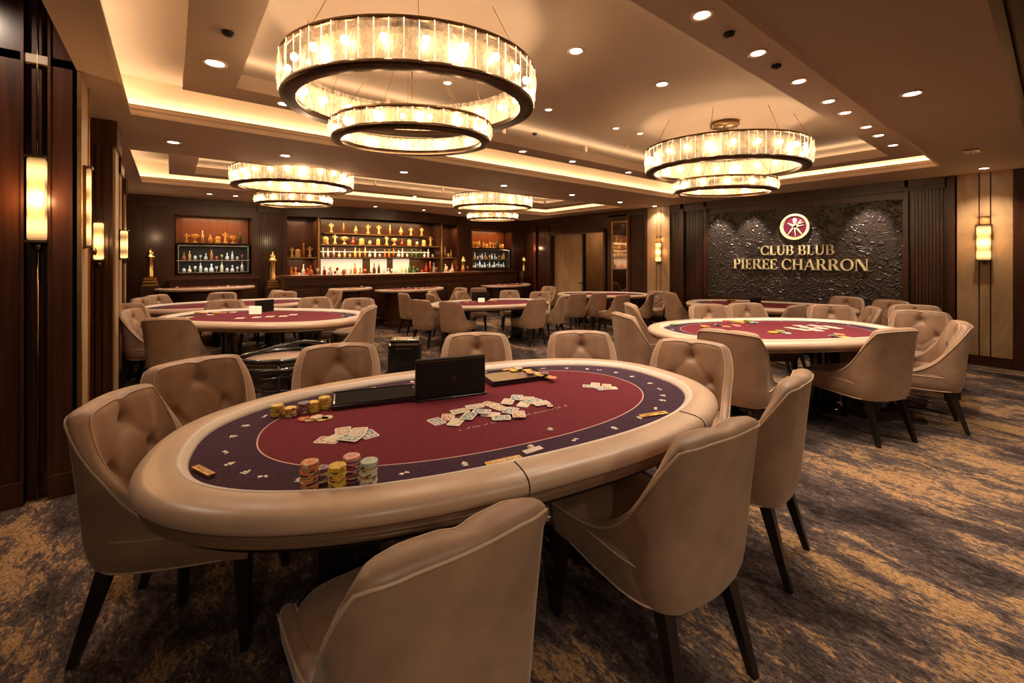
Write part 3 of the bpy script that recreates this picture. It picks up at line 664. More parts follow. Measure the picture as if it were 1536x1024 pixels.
for i, x in enumerate((.13, 1.6, 3.2, 4.8, 6.4)):
    downlight(x + .3, 6.56, 2.71, 'small downlight in the near band of the far recess, %s from the left' % ORD[i], 'downlights in the far recess', DL * .7, .045)
for i, x in enumerate((.8, 2.3, 3.9, 5.5, 7.0)):
    downlight(x, 8.14, 2.71, 'small downlight in the far band of the far recess, %s from the left' % ORD[i], 'downlights along the far band', DL * .7, .045)
for i, x in enumerate((.55, .95, 2.4, 3.6, 4.8, 5.8, 7.4)):
    downlight(x, 9.5, H, 'small downlight in the ceiling in front of the bar wall, %s from the left' % ORD[i], 'downlights in front of the bar', DL * .8, .045)
# added fill spots without fixtures, out of view, to brighten the near part of the room
light('SPOT', 'downlight_or_fill', (-.95, 3.25, 3.0), DL * .6, (1, .81, .62), spot_size=2.9, spot_blend=.5, shadow_soft_size=.03)  # added spot over the nearest pier, lifts its dark upper face
for x, y in ((-.9, -1.9), (1.2, -2.3), (3.4, -2.4)): light('SPOT', 'downlight_or_fill', (x, y, H - .03), 62, (1, .78, .55), spot_size=1.5, spot_blend=.9, shadow_soft_size=.06, rot=(.85, 0, -.35))  # added spots behind the camera, tilted forward to brighten chair fronts
for x, y in ((-.2, -.9), (.9, -1.1), (3.0, -1.0), (5.2, -.8)): light('SPOT', 'downlight_or_fill', (x, y, H - .03), DL * 1.5, (1, .81, .62), spot_size=1.9, spot_blend=.8, shadow_soft_size=.03)  # added unseen spots that light the near chair backs

# ceiling vents, sensors
for i, (p, z) in enumerate((((1458, 226), H),)):
    x, y = W(*p, z); r = empty('ceiling_vent', (x, y, z), 0, 'small rectangular vent in the ceiling before the right stone panel', 'vent')
    mb = MB(); mb.box(-.10, -.06, -.012, .10, .06, 0, 0, .004); mb.build('frame', 'bronze', r)
    mb = MB()
    for k in range(4): mb.box(-.08, -.045 + k * .025, -.016, .08, -.035 + k * .025, -.010)
    mb.build('slat', 'crown', r)
for i, (p, z, l) in enumerate((((1115, 41), 2.71, 'dark sensor in the right band between the first two downlights'), ((1186, 91), 2.71, 'dark sensor in the right band between the second and third downlights'), ((342, 48), 2.71, 'small dark sensor in the left band of the floating frame'), ((802, 200), HR, 'small dark sensor in the recess right of the largest chandelier'), ((940, 218), HR, 'pale smoke sensor in the recess left of the right chandelier'))):
    x, y = W(*p, z)
    if z == 2.71 and i < 2: y = 1.145
    mb = MB(); mb.lathe([(.03, 0), (.03, -.012), (.02, -.022), (.002, -.024)], n=14)
    tag(mb.build('ceiling_sensor', 'blackm' if i < 4 else 'crown', None, (x, y, z)), l, 'sensor', 'ceiling sensors')
r = empty('linear_diffuser', (4.2, .02, H), 0, 'long dark slotted air diffuser in the ceiling at the right edge', 'air diffuser')
mb = MB(); mb.box(-3.0, -.2, -.02, 4.3, .175, -.0); mb.build('frame', 'wood', r)
for k in range(5):
    mb = MB(); mb.box(-3.0, -.17 + k * .075, -.045, 4.3, -.14 + k * .075, -.018); mb.build('blade', 'woodleg' if k % 2 else 'wood', r)

# ------------------------------------------------------------------ chandeliers
def oval(a, b, z, n=64, sc_=0, k=28):
    return [((a + sc_ * abs(math.sin(k * PI * i / n))) * math.cos(2 * PI * i / n), (b + sc_ * abs(math.sin(k * PI * i / n))) * math.sin(2 * PI * i / n), z) for i in range(n)]
def tier(root, a, b, z0, h, wd, nb, nm):
    r = link(nm, None, root) if False else None
    # bottom rim (flat bronze ring seen from below), top rim
    mb = MB(); n = 72
    mb.loops([oval(a - wd, b - wd, z0, n), oval(a, b, z0, n), oval(a + .006, b + .006, z0 + .012, n), oval(a, b, z0 + .03, n), oval(a - wd, b - wd, z0 + .03, n), oval(a - wd, b - wd, z0, n)], 0)
    rim = mb.build('lower_rim', 'rim', root)
    mb = MB(); mb.loops([oval(a - .02, b - .02, z0 + h, n), oval(a + .008, b + .008, z0 + h, n), oval(a + .008, b + .008, z0 + h + .016, n), oval(a - .02, b - .02, z0 + h + .016, n), oval(a - .02, b - .02, z0 + h, n)], 0); mb.build('upper_rim', 'bronze', root)
    mb = MB(); mb.loops([oval(a - .012, b - .012, z0 + .03 + (h - .03) * t, 168, .020 + .018 * math.sin(PI * t)) for t in (0, .15, .35, .5, .65, .85, 1)], 0)
    for x, y, z in oval(a - .006, b - .006, 0, 3 * nb, .02, 28): mb.tube([(x, y, z0 + .03), (x, y, z0 + h)], .0028, 4, 1)
    mb.build('crystal_band', ['crystal', 'rodlit'], root)
    mb = MB(); mb.loops([oval(a - wd * .95, b - wd * .95, z0 + .03 + (h - .03) * t, 112, -.008) for t in (0, .5, 1)], 0); mb.build('inner_crystal', 'crystal', root)
    bd = None
    for i in range(nb):
        t = 2 * PI * (i + .5) / nb
        if bd is None:
            mb = MB(); mb.lathe([(.002, -.024), (.016, -.016), (.021, 0), (.016, .016), (.002, .024)], n=10, cap=False); bd = mb.data('bulb', 'bulb')
        o = link('bulb', bd, root); o.location = ((a - wd * .5) * math.cos(t), (b - wd * .5) * math.sin(t), z0 + h * .66)
def chandelier():
    r = empty('crystal_chandelier'); A, B = .80, .67
    tier(r, A, B, 0, .235, .085, 22, 'upper')
    tier(r, A * .64, B * .55, -.225, .115, .055, 12, 'lower')
    mb = MB(); mb.lathe([(.002, .515), (.13, .515), (.14, .505), (.14, .475), (.12, .465), (.002, .465)], n=28, cap=False); mb.build('canopy', 'bronze', r)
    mb = MB(); mb.tube([(0, 0, .47), (0, 0, .02)], .004, 6); mb.build('power_cord', 'bronze', r)
    for i in range(8):
        t = 2 * PI * (i + .3) / 8; mb = MB(); mb.tube([(A * .985 * math.cos(t), B * .985 * math.sin(t), .24), (A * .8 * math.cos(t), B * .8 * math.sin(t), .515)], .0018, 5); mb.build('wire', 'bronze', r)
    for i in range(4):
        t = 2 * PI * (i + .5) / 4; mb = MB(); mb.tube([(A * .62 * math.cos(t), B * .54 * math.sin(t), -.1), (.1 * math.cos(t), .1 * math.sin(t), .47)], .0018, 5); mb.build('wire', 'bronze', r)
    return r
CH0 = chandelier(); ra = math.atan2(-CA, SA)
def dep(px, d): t = (px - 768) / F * d; return CA * d + SA * t, SA * d - CA * t
for i, (px, d, zc, s, lab) in enumerate(((618, 2.86, 2.435, 1.0, 'largest crystal ring chandelier, hanging over the near poker table'), (1087, 4.78, 2.405, 1.05, 'crystal ring chandelier hanging before the gold lettered sign'), (441, 6.05, 2.42, .98, 'crystal ring chandelier in the far recess, left of the bar'), (739, 8.55, 2.43, .96, 'smallest-looking crystal ring chandelier, near the right display case'))):
    o = CH0 if i == 0 else copy_tree(CH0)
    x, y = dep(px, d); o.location = (x, y, zc); o.rotation_euler = (0, 0, ra); o.scale = (s, s, (HR - zc) / .515)
    tag(o, lab, 'chandelier', 'crystal ring chandeliers')
    cr, sr = math.cos(ra), math.sin(ra)
    for k in range(6):
        t = 2 * PI * k / 6; lx, ly = .755 * s * math.cos(t), .63 * s * math.sin(t)
        light('POINT', 'chandelier_bulb', (x + lx * cr - ly * sr, y + lx * sr + ly * cr, zc + .12), 2.6, (1, .70, .42), shadow_soft_size=.03)
    light('POINT', 'chandelier_bulb', (x, y, zc - .06), 10, (1, .70, .42), shadow_soft_size=.12)

# ------------------------------------------------------------------ chairs
def chair_mesh():
    # plan path of the outer shell at seat level, from the front of the right arm round the back to the left arm
    hw, yb, yf, rc = .236, -.285, .285, .115
    pts = []
    def add(x, y, nx, ny): pts.append((x, y, nx, ny))
    ns = 16
    for i in range(ns): add(hw + .012 * (1 - i / ns) ** 2, yf + (yb + rc - yf) * i / ns, 1, 0)
    for i in range(11):
        a = -PI / 2 * i / 10; add(hw - rc + rc * math.cos(a), yb + rc + rc * math.sin(a), math.cos(a), math.sin(a))
    nbk = 36
    for i in range(1, nbk): add(hw - rc - 2 * (hw - rc) * i / nbk, yb - .012 * math.sin(PI * i / nbk), 0, -1)
    for i in range(11):
        a = -PI / 2 - PI / 2 * i / 10; add(-(hw - rc) + rc * math.cos(a), yb + rc + rc * math.sin(a), math.cos(a), math.sin(a))
    for i in range(1, ns + 1): add(-hw - .012 * (i / ns) ** 2, yb + rc + (yf - yb - rc) * i / ns, -1, 0)
    def top(y, x):
        t = (y - yb) / (yf - yb)           # 0 at the back, 1 at the front
        u = max(0, t - .035) / .965; h = .486 + (.900 - .486) * max(0, 1 - u) ** 3.7
        cx = max(0, abs(x) - .11) / .12; h -= .018 * min(1, cx) ** 2 * max(0, 1 - t * 4)
        return h + .010 * math.cos(min(1, abs(x) / .25) * PI / 2) * max(0, 1 - t * 5)
    BT = [(0, .805), (-.105, .665), (.105, .665)]
    def tuft(x, z):
        d = 0
        for bx_, bz in BT: d += .032 * math.exp(-((x - bx_) ** 2 + (z - bz) ** 2) / .0006) + .009 * math.exp(-((x - bx_) ** 2 + (z - bz) ** 2) / .003)
        def seg(ax, az, cx, cz, k):
            vx, vz = cx - ax, cz - az; t = max(0, min(1, ((x - ax) * vx + (z - az) * vz) / (vx * vx + vz * vz)))
            return k * math.exp(-((x - ax - t * vx) ** 2 + (z - az - t * vz) ** 2) / .00018)
        return d + max(seg(0, .805, -.105, .665, .006), seg(0, .805, .105, .665, .006), seg(0, .805, 0, .90, .012), seg(-.105, .665, -.19, .60, .009), seg(.105, .665, .19, .60, .009), seg(-.105, .665, 0, .55, .009), seg(.105, .665, 0, .55, .009))
    zb = .335
    rings = []; eo = []; ei = []; bo = []
    for (x, y, nx, ny) in pts:
        h = top(y, x); back = max(0, min(1, (h - .5) / .4))
        th = .044 + .040 * back * max(0, -ny) ** 2.5
        fl = lambda z: (.0 + .052 * max(0, (z - zb) / .58) ** 1.15) * (1 if ny < -.8 else .30 + .70 * max(0, -ny) / .8) - (.02 * max(0, 1 - (z - zb) / .1) ** 2)
        S = []
        for k in range(11):                # outside, going up
            z = zb + (h - .022 - zb) * k / 10; S.append((fl(z), z))
        ft = fl(h)
        for a in (25, 55, 90, 125, 155):   # rounded top
            a = math.radians(a); r2 = th / 2
            S.append((ft - r2 + r2 * math.cos(a), h - .022 + .022 * math.sin(a)))
        zi0 = h - .022
        for k in range(1, 31):             # inside, going down
            z = zi0 + (.42 - zi0) * k / 30
            pz = fl(z) - th - .018 * math.sin(PI * min(1, k / 30)) * back
            S.append((pz, z))
        ring = []
        for k, (o, z) in enumerate(S):
            if k > 15 and ny < -.6: o += tuft(x * (hw - .06) / hw * 1.1, z) * min(1, (-ny - .6) / .3)
            elif k in (12, 13, 14, 15) and ny < -.6: o += 0; z -= .010 * math.exp(-(x / .03) ** 2) * (k >= 13)
            ring.append((x + nx * o, y + ny * o, z))
        rings.append(ring); eo.append(ring[10]); ei.append(ring[15]); bo.append(ring[0])
    mb = MB(); mb.loops(rings, 0, True, False)
    n = len(rings[0])
    for q in (0, len(rings) - 1):          # close the arm fronts
        mb.quad([q * n + j for j in range(n)], 0, False)
    shell = mb.data('backrest', 'leather')
    off = lambda P, d: [(p[0] * (1 + d), p[1] * (1 + d), p[2]) for p in P]
    mb = MB(); mb.tube(off(eo, .006), .0042, 6); mb.tube(ei, .0035, 6); pipe = mb.data('piping', 'pipe')
    # seat: a rounded block, squircle plan
    mb = MB(); rg = []
    def sq(a, y0, y1, z, n=40, ex=5.0):
        r = []
        for i in range(n):
            t = 2 * PI * i / n; c, s = math.cos(t), math.sin(t)
            xx = a * abs(c) ** (2 / ex) * (1 if c > 0 else -1); yy = (y0 + y1) / 2 + (y1 - y0) / 2 * abs(s) ** (2 / ex) * (1 if s > 0 else -1)
            r.append((xx * (1 - .10 * max(0, yy) / .3), yy, z))
        return r
    prof = [(.232, .300, .335), (.242, .322, .345), (.246, .330, .40), (.246, .330, .445), (.243, .326, .468), (.234, .314, .482), (.21, .285, .492), (.15, .20, .499), (.05, .05, .502)]
    mb.loops([sq(a, -.23 if a > .2 else -a, b, z) for a, b, z in prof], 0, True, True, True, True)
    seat = mb.data('seat', 'leather')
    mb = MB(); mb.tube(sq(.2455, -.235, .329, .452), .004, 6, 0, True); mb.tube(sq(.240, -.235, .320, .338), .004, 6, 0, True); sp = mb.data('seat_piping', 'pipe')
    legs = []
    for sx, sy_, fx, fy in ((1, 1, .20, .26), (-1, 1, .20, .26), (1, -1, .165, .20), (-1, -1, .165, .20)):
        mb = MB(); mb.bar((sx * fx, sy_ * fy, .345), (sx * (fx + .025), sy_ * (fy + (.015 if sy_ > 0 else .10)), .0), .05, .027); legs.append(mb.data('leg', 'woodleg'))
    mb = MB(); mb.lathe([(.001, -.004), (.009, -.002), (.011, .002), (.001, .006)], n=10, cap=False); bt = mb.data('button', 'leather')
    return shell, pipe, seat, sp, legs, bt, BT
shell, pipe, seat, sp, legs, btn, BT = chair_mesh()
c0 = empty('club_chair')
s_ = link('backrest', shell, c0); link('piping', pipe, s_)
for bx_, bz in BT:
    o = link('button', btn, s_); o.location = (bx_, -.255 + .0 - (bz - .6) * .09 - .02, bz); o.rotation_euler = (PI / 2, 0, 0)
s_ = link('seat', seat, c0); link('piping', sp, s_)
for l in legs: link('leg', l, c0)
first = [True]; CHAIRS = []; TABLES = []
def chair(px, py, face, label, group, z=.89, far=False, back=.30, s=1.0):
    z *= s; back *= s
    a = math.radians(face)
    if px is None: x, y = py
    else:
        x, y = W(px, py, z); x += back * math.cos(a); y += back * math.sin(a)
    if y > 8.9:                                      # keep clear of the bar: stand nearer along the same line of sight
        k = 8.9 / y; x *= k; y = 8.9
    if first[0]: o = c0; first[0] = False
    else: o = copy_tree(c0, None, ('piping', 'button') if far else ())
    o.location = (x, y, 0); o.rotation_euler = (0, 0, a - PI / 2); o.scale = (s, s, s)
    tag(o, label, 'chair', group); CHAIRS.append([o, s, a]); return o
G1 = 'chairs round the near poker table'
MAIN = [
 (None, (.475, 1.045), 88, 'tan leather club chair nearest the camera, seen from behind at the bottom centre'),
 (None, (1.43, .975), 84, 'tan leather club chair seen from behind at the near right side of the near table'),
 (None, (2.26, 1.05), 98, 'tan leather club chair at the right of the near table, its back almost side on'),
 (1038, 513, 200, 'tufted tan chair facing the camera behind the right end of the near table'),
 (870, 499, 232, 'tufted tan chair behind the far rail of the near table, right of the black screen'),
 (715, 502, 236, 'tufted tan chair directly behind the black screen of the near table'),
 (508, 519, 250, 'tufted tan chair behind the chips at the far side of the near table'),
 (293, 542, 285, 'tufted tan chair at the far left corner of the near table'),
 (None, (.08, 2.20), -28, 'tufted tan chair at the left end of the near table beside the wood pier'),
]
for a in MAIN: chair(a[0], a[1], a[2], a[3], G1)
G2 = 'chairs round the left middle table'
for a in [(200, 460, -20, 'tan chair at the far left end of the left middle table, side on'), (240, 455, -60, 'tan chair behind the left end of the left middle table'), (253, 478, 62, 'tan chair seen from behind at the near left of the left middle table'),
          (327, 451, 262, 'tan chair on the far side of the left middle table, left of its black screen'), (480, 447, 258, 'tan chair on the far side of the left middle table, right of its black screen'), (531, 448, 240, 'tan chair at the far right corner of the left middle table'),
          ]:
    chair(*a, G2, s=.96)
chair(556, 461, 146, 'tan chair at the right end of the left middle table, facing left', G2, s=1.04)
G3 = 'chairs round the right table'
for a in [(942, 472, -25, 'tan chair at the left end of the right table, side on'), (975, 458, -40, 'tufted tan chair behind the left end of the right table'), (1047, 456, 238, 'tan chair on the far side of the right table, left of the pair'), (1098, 456, 236, 'tan chair on the far side of the right table, right of the pair'),
          (1258, 461, 215, 'tufted tan chair on the far side of the right table below the sign panel'), (1358, 469, 190, 'tufted tan chair at the far right corner of the right table'), (1372, 459, 200, 'tan chair half hidden behind the far right corner chair'),
          (None, (5.48, .86), 106, 'tan chair at the right end of the right table before the stone panel'), (1100, 495, 8, 'tan chair seen from behind at the near left side of the right table'), (None, (4.56, 1.11), 66, 'tan chair seen from behind at the near right side of the right table')]:
    chair(*a, G3)
G4 = 'chairs round the centre table'
for a in [(619, 441, 5, 'tan chair at the far left of the centre table, mostly hidden'), (632, 441, -5, 'tan chair at the left end of the centre table'), (654, 437, -50, 'tan chair behind the left end of the centre table'), (681, 437, -70, 'tan chair behind the centre table, left of its black screen'),
          (663, 449, 25, 'tan chair seen from behind at the near left of the centre table'), (692, 450, 30, 'tan chair seen from behind, second along the near side of the centre table'), (801, 448, 85, 'tan chair seen from behind at the near right of the centre table'),
          (840, 445, 120, 'tan chair at the right end of the centre table'), (764, 436, 240, 'tan chair on the far side of the centre table, right of its screen'), (810, 438, 225, 'tan chair at the far right corner of the centre table')]:
    chair(*a, G4, far=True, s=.86)
G5 = 'chairs far back in the room'
for a in [(824, 430, 200, 'tan chair standing alone beyond the right end of the centre table'), (876, 441, 70, 'tan chair at the near left of the doorway table'), (903, 441, 75, 'tan chair at the near side of the doorway table, left of a close pair'), (922, 442, 80, 'tan chair at the near side of the doorway table, right of a close pair'),
          (978, 441, 112, 'tan chair at the right end of the doorway table'), (984, 437, 200, 'tan chair behind the right end of the doorway table, by the stone panel'),
          (1048, 441, -30, 'tan chair at the left end of the table under the sign'), (1191, 446, 180, 'small pale tan chair back behind the table under the sign'), (1262, 449, 170, 'tan chair at the right end of the table under the sign'), (1197, 459, 80, 'shaded tan chair on the near side of the table under the sign'), (1312, 462, 120, 'shaded tan chair below the right corner of the relief panel'),
          (214, 438, -30, 'tan chair at the far left behind the left middle table'), (232, 438, -45, 'tan chair next to the far left one, behind the left middle table'), (297, 440, 250, 'tan chair back between the two tables left of the bar'), (258, 450, 50, 'tan chair seen from behind between the left middle table and the one beyond'), (405, 438, 235, 'tan chair right of the second left table'), (440, 438, 200, 'tan chair at the right end of the second left table'),
          (387, 429, 200, 'tan chair at the right end of the farthest left table'), (688, 427, 200, 'tan chair at the right end of the table before the bar'), (707, 430, 60, 'tan chair before the right display case table')]:
    chair(*a, G5, far=True, s=.94 if a[0] > 1000 or a[0] < 470 else .83)

# ------------------------------------------------------------------ poker tables
def outl(a, b, n, off, z, N=96):
    P = []
    for i in range(N):
        t = 2 * PI * i / N; c, s = math.cos(t), math.sin(t)
        P.append(Vector((a * abs(c) ** (2 / n) * (1 if c > 0 else -1), b * abs(s) ** (2 / n) * (1 if s > 0 else -1), z)))
    if off:
        Q = []
        for i in range(N):
            t = (P[(i + 1) % N] - P[i - 1]); nn = Vector((t.y, -t.x, 0)).normalized(); Q.append(P[i] + nn * off)
        P = Q
    return P
NE = 2.42
def table_meshes(a, b, near=False):
    D = {}
    rp = [(-.02, .712), (-.004, .714), (.006, .724), (.010, .738), (.006, .754), (-.008, .767), (-.030, .774), (-.065, .777), (-.095, .777), (-.106, .775)]
    mb = MB(); mb.loops([outl(a, b, NE, o, z) for o, z in rp]); D['rail'] = mb.data('rail', 'rail')
    mb = MB(); mb.loops([outl(a, b, NE, o, z) for o, z in ((-.104, .774), (-.107, .777), (-.113, .778), (-.120, .774), (-.134, .762), (-.139, .756), (-.139, .745))]); D['inner_rail'] = mb.data('inner_rail', 'railin')
    mb = MB(); mb.loops([outl(a, b, NE, o, z) for o, z in ((-.02, .713), (-.004, .711), (-.004, .703), (-.012, .701), (-.007, .695), (-.007, .689), (-.016, .686)) + (((-.012, .681), (-.012, .674), (-.024, .671), (-.03, .662), (-.06, .658), (-.2, .655)) if near else ((-.2, .684),))], smooth=False); D['apron'] = mb.data('apron', 'apron')
    la, lb = (a - .335, b - .232) if near else (a - .30, b - .175); sh = .028 if near else 0
    mb = MB(); z = .7505
    r0 = outl(a, b, NE, -.138, z); r1 = [p + Vector((0, sh, 0)) for p in outl(la, lb, 2.25, 0, z)]; r2 = [p + Vector((0, sh, 0)) for p in outl(la, lb, 2.25, -.005, z)]
    mb.loops([r0, r1, r2], smooth=False, mis=[0, 2]); nn = len(r0)
    bs = len(mb.v); mb.v += [tuple(p) for p in r2] + [(0, 0, z)]
    for i in range(nn): mb.quad([bs + i, bs + (i + 1) % nn, bs + nn], 1)
    # printed position marks round the margin
    zz = z + .0006
    def mark(cx, cy, ang, kind):
        ca, sa = math.cos(ang), math.sin(ang)
        if kind == 0: sh = [[(-.011, -.016), (.011, -.016), (.004, -.006), (-.004, -.006)], [(-.013, -.004), (.013, -.004), (.008, .008), (0, .018), (-.008, .008)]]
        elif kind == 1: sh = [[(-.014, -.012), (.014, -.010), (.012, -.004), (-.012, -.005)], [(-.010, -.003), (.012, -.002), (.010, .006), (-.012, .005)], [(-.005, .007), (.008, .008), (.004, .016), (-.004, .015)]]
        else: sh = [[(-.018, -.004), (-.006, -.013), (.002, -.003), (-.008, .004)], [(.0, .0), (.018, -.006), (.015, .005), (.004, .010)]]
        for p in sh:
            b0 = len(mb.v); mb.v += [(cx + x * ca - y * sa, cy + x * sa + y * ca, zz) for x, y in p]; mb.quad([b0 + i for i in range(len(p))], 3)
    mid = [(p + q) / 2 for p, q in zip(outl(a, b, NE, -.150, z), r1)]
    cnt = 34 if near else 14
    for i in range(cnt):
        j = int((i + .5) / cnt * len(mid)); p = mid[j]; q = mid[(j + 1) % len(mid)]; mark(p.x, p.y, math.atan2(q.y - p.y, q.x - p.x), i % 3)
    if near:       # the illegible line of small print beside the centre
        def loc(px, py):
            v = Vector((*W(px, py, z), 0)) - Vector((1.145, 1.70, 0)); v.rotate(Matrix.Rotation(.205, 3, 'Z')); return v
        A_, B_ = loc(690, 646), loc(851, 609); ln = (B_ - A_).length; ux = (B_ - A_).normalized(); uy = Vector((-ux.y, ux.x, 0)); x = 0
        def q4(x0, y0, x1, y1):
            b0 = len(mb.v)
            for x_, y_ in ((x0, y0), (x1, y0), (x1, y1), (x0, y1)): p = A_ + ux * x_ + uy * y_; mb.v.append((p.x, p.y, zz))
            mb.quad([b0, b0 + 1, b0 + 2, b0 + 3], 3)
        while x < ln:
            w = R.choice((.005, .007, .010, .006))
            if R.random() > .15:
                h_ = R.choice((.007, .010, .016)); q4(x, 0, x + .0022, h_)
                k = R.choice((0, h_ - .002, h_ * .5)); q4(x, k, x + w, k + .0022)
            x += w + .004
    D['felt'] = mb.data('playing_surface', ['purple', 'red', 'line', 'white'])
    mb = MB(); mb.loops([outl(a, b, NE, -.05 if near else -.25, .64), outl(a, b, NE, -.05 if near else -.06, .705), outl(a, b, NE, -.138, .7485)], smooth=False, cap0=True, cap1=False); D['board'] = mb.data('table_board', 'blackm')
    mb = MB()
    rr = .115; fl = [(rr * (1 + .05 * (-1) ** k) * math.cos(2 * PI * k / 32), rr * (1 + .05 * (-1) ** k) * math.sin(2 * PI * k / 32)) for k in range(32)]
    mb.loops([[(x, y, zz_) for x, y in fl] for zz_ in (.05, .6)], smooth=False); mb.lathe([(.16, .6), (.19, .64)], n=28, cap=False); mb.lathe([(.22, 0), (.22, .02), (.20, .035), (.15, .055), (.13, .07)], n=32); D['ped'] = mb.data('pedestal', 'black')
    return D
def table(cx, cy, a, b, rot, label, near=False, D=None, s=1.0):
    r = empty('poker_table', (cx, cy, 0), rot, label, 'poker table', 'poker tables')
    D = D or table_meshes(a, b, near); r.scale = (s, s, s); TABLES.append((cx, cy, a * s, b * s, rot))
    link('rail', D['rail'], r); link('inner_rail', D['inner_rail'], r); link('apron', D['apron'], r); link('playing_surface', D['felt'], r); link('table_board', D['board'], r)
    for q in (-1, 1): o = link('pedestal', D['ped'], r); o.location = (q * a * .46, 0, 0)
    return r, D
mt, MD = table(1.145, 1.70, 1.245, .725, -.205, 'large oval poker table in the foreground with wine red felt and tan padded rail', True)
for px in ((787, 712), (1030, 622)):          # seams in the padded rail
    x, y = W(*px, .77); v = Vector((x - 1.145, y - 1.70, 0)); v.rotate(Matrix.Rotation(.205, 3, 'Z'))
    best = min(range(96), key=lambda i: (outl(1.245, .725, NE, -.06, 0)[i] - v).length)
    mb = MB(); mb.tube([outl(1.245, .725, NE, o, z + .0012)[best] for o, z in ((-.004, .714), (.006, .724), (.010, .738), (.006, .754), (-.008, .767), (-.030, .774), (-.065, .777), (-.1, .777))], .0022, 6); mb.build('rail_seam', 'blackm', mt)
t2, D2 = table(.90, 5.87, 1.22, .72, -.80, 'oval poker table in the left middle of the room')
table(4.62, 1.72, 1.22, .72, -.512, 'oval poker table on the right in front of the gold sign', D=D2)
x, y = W(737, 453, .67); table(x, y, 1.22, .72, -.3, 'oval poker table in the centre of the room', D=D2, s=.87)
x = onY(350, 449, 7.95)[0]; table(x, 7.95, 1.22, .7, -.08, 'oval poker table behind the left middle one', D=D2, s=.97)
x, y = W(1148, 456, .73); table(x, y, 1.22, .7, -1.2, 'oval poker table against the relief wall under the sign', D=D2, s=.94)
x, y = W(905, 440, .65); table(x, y, 1.22, .7, -.75, 'oval poker table near the doorway', D=D2, s=.84)

# nudge chairs so that none stands in a table top or in another chair
def inside(px, py, T, pad):
    cx, cy, a, b, rot = T; dx, dy = px - cx, py - cy; c, s_ = math.cos(rot), math.sin(rot)
    u, v = dx * c + dy * s_, -dx * s_ + dy * c
    return (abs(u) / (a + pad)) ** NE + (abs(v) / (b + pad)) ** NE < 1
def obb(p, a, s, q, b, t):
    def corners(p, a, s):
        f = Vector((math.cos(a), math.sin(a))); g = Vector((f.y, -f.x)); c = Vector((p.x, p.y))
        return [c + (g * u + f * v) * s for u, v in ((-.26, -.335), (.26, -.335), (.255, .325), (-.255, .325))], (f, g)
    A, xa = corners(p, a, s); B, xb = corners(q, b, t)
    for ax in (*xa, *xb):
        pa = [ax.dot(c) for c in A]; pb = [ax.dot(c) for c in B]
        if max(pa) < min(pb) or max(pb) < min(pa): return False
    return True
for it in range(160):
    moved = False
    for k, (o, s, a) in enumerate(CHAIRS):
        k_ = k
        f = Vector((math.cos(a), math.sin(a), 0)); rt = Vector((math.sin(a), -math.cos(a), 0))
        for T in TABLES:
            hit = [1 for u, v in ((0, -.33), (.25, -.28), (-.25, -.28), (.25, -.12), (-.25, -.12)) if inside(*(o.location + (rt * u + f * v) * s).xy, T, .02)]
            if hit and k != 8:
                aw = (o.location - Vector((T[0], T[1], 0))).normalized(); d = aw * .7 - f * .3
                o.location += d.normalized() * .02; moved = True
        for j, (p, s2, a2) in enumerate(CHAIRS[:k]):
            d = o.location - p.location
            if k > 8 and d.length < .85 and obb(o.location, a, s, p.location, a2, s2):
                d = d.normalized() * .015
                if k == 8: p.location -= d
                elif j < 3 or k < 9: o.location += d
                else: o.location += d * .5; p.location -= d * .5
                moved = True
        if k > 8: o.location.x = max(o.location.x, -.85 if 7.1 < o.location.y < 8.05 else -.12)
        o.location.y = min(o.location.y, 8.98 if o.location.x < 1.4 else 8.7); o.location.x = min(o.location.x, 8.3); o.location.z = 0
    if not moved: break

# casino tables with straight dark bodies along the bar
def bar_table(px, py, w, d, rot, label, y):
    x, zt = onY(px, py, y); r = empty('gaming_table', (x, y, 0), rot, label, 'gaming table', 'gaming tables before the bar wall')
    def half(o, z): 
        P = [(-w / 2 - o, d / 2 + o * .3, z)] + [(-(w / 2 + o) * math.cos(PI * i / 20), d / 2 - (d + o) * math.sin(PI * i / 20) ** .75, z) for i in range(21)] + [(w / 2 + o, d / 2 + o * .3, z)]
        return P
    mb = MB(); mb.loops([half(0, zt - .05), half(.02, zt - .03), half(.01, zt), half(-.08, zt + .003), half(-.09, zt - .006)], 0); mb.build('rail', 'rail', r)
    mb = MB(); mb.loops([half(-.09, zt - .02), half(-.088, zt - .007)], 0, False, True, True, True); mb.build('playing_surface', 'red', r)
    mb = MB(); mb.loops([half(-.16, 0), half(-.16, .08), half(-.2, .1), half(-.2, zt - .1), half(-.03, zt - .05)], 0, False, True, True, True); mb.build('body', 'wood', r)
    return r, x, y, zt
for k, a in enumerate([(312, 431, 1.5, .5, .0, 'curved gaming table in front of the left display case', 9.62), (530, 432, .8, .45, 0, 'small high table with pale top in front of the bar', 8.75), (622, 433, 1.5, .6, .0, 'curved gaming table with dark panelled body in front of the bar', 8.6), (765, 427, 1.6, .7, .05, 'curved gaming table in front of the right display case', 9.3)]):
    r, x, y, zt = bar_table(*a)
    names = ['the left display case table', 'the small high bar table', 'the table before the bar', 'the right display case table']
    for j in range(7):
        if k == 1 and j > 2: break
        col = R.choice(['red', 'cream', 'pink', 'ochre', 'orange']); mb = MB(); hh = R.uniform(.02, .05)
        mb.lathe([(.022, 0), (.022, hh)], n=12)
        dx = -.45 + j * .15 if k != 1 else -.15 + j * .15
        tag(mb.build('chip_stack', CHIP[col], None, (x + dx, y + R.uniform(-.08, .05), zt - .007)), '%s chip stack on %s, %s from the left' % (col, names[k], ORD[j]), 'poker chips', 'chip stacks on the bar wall tables')

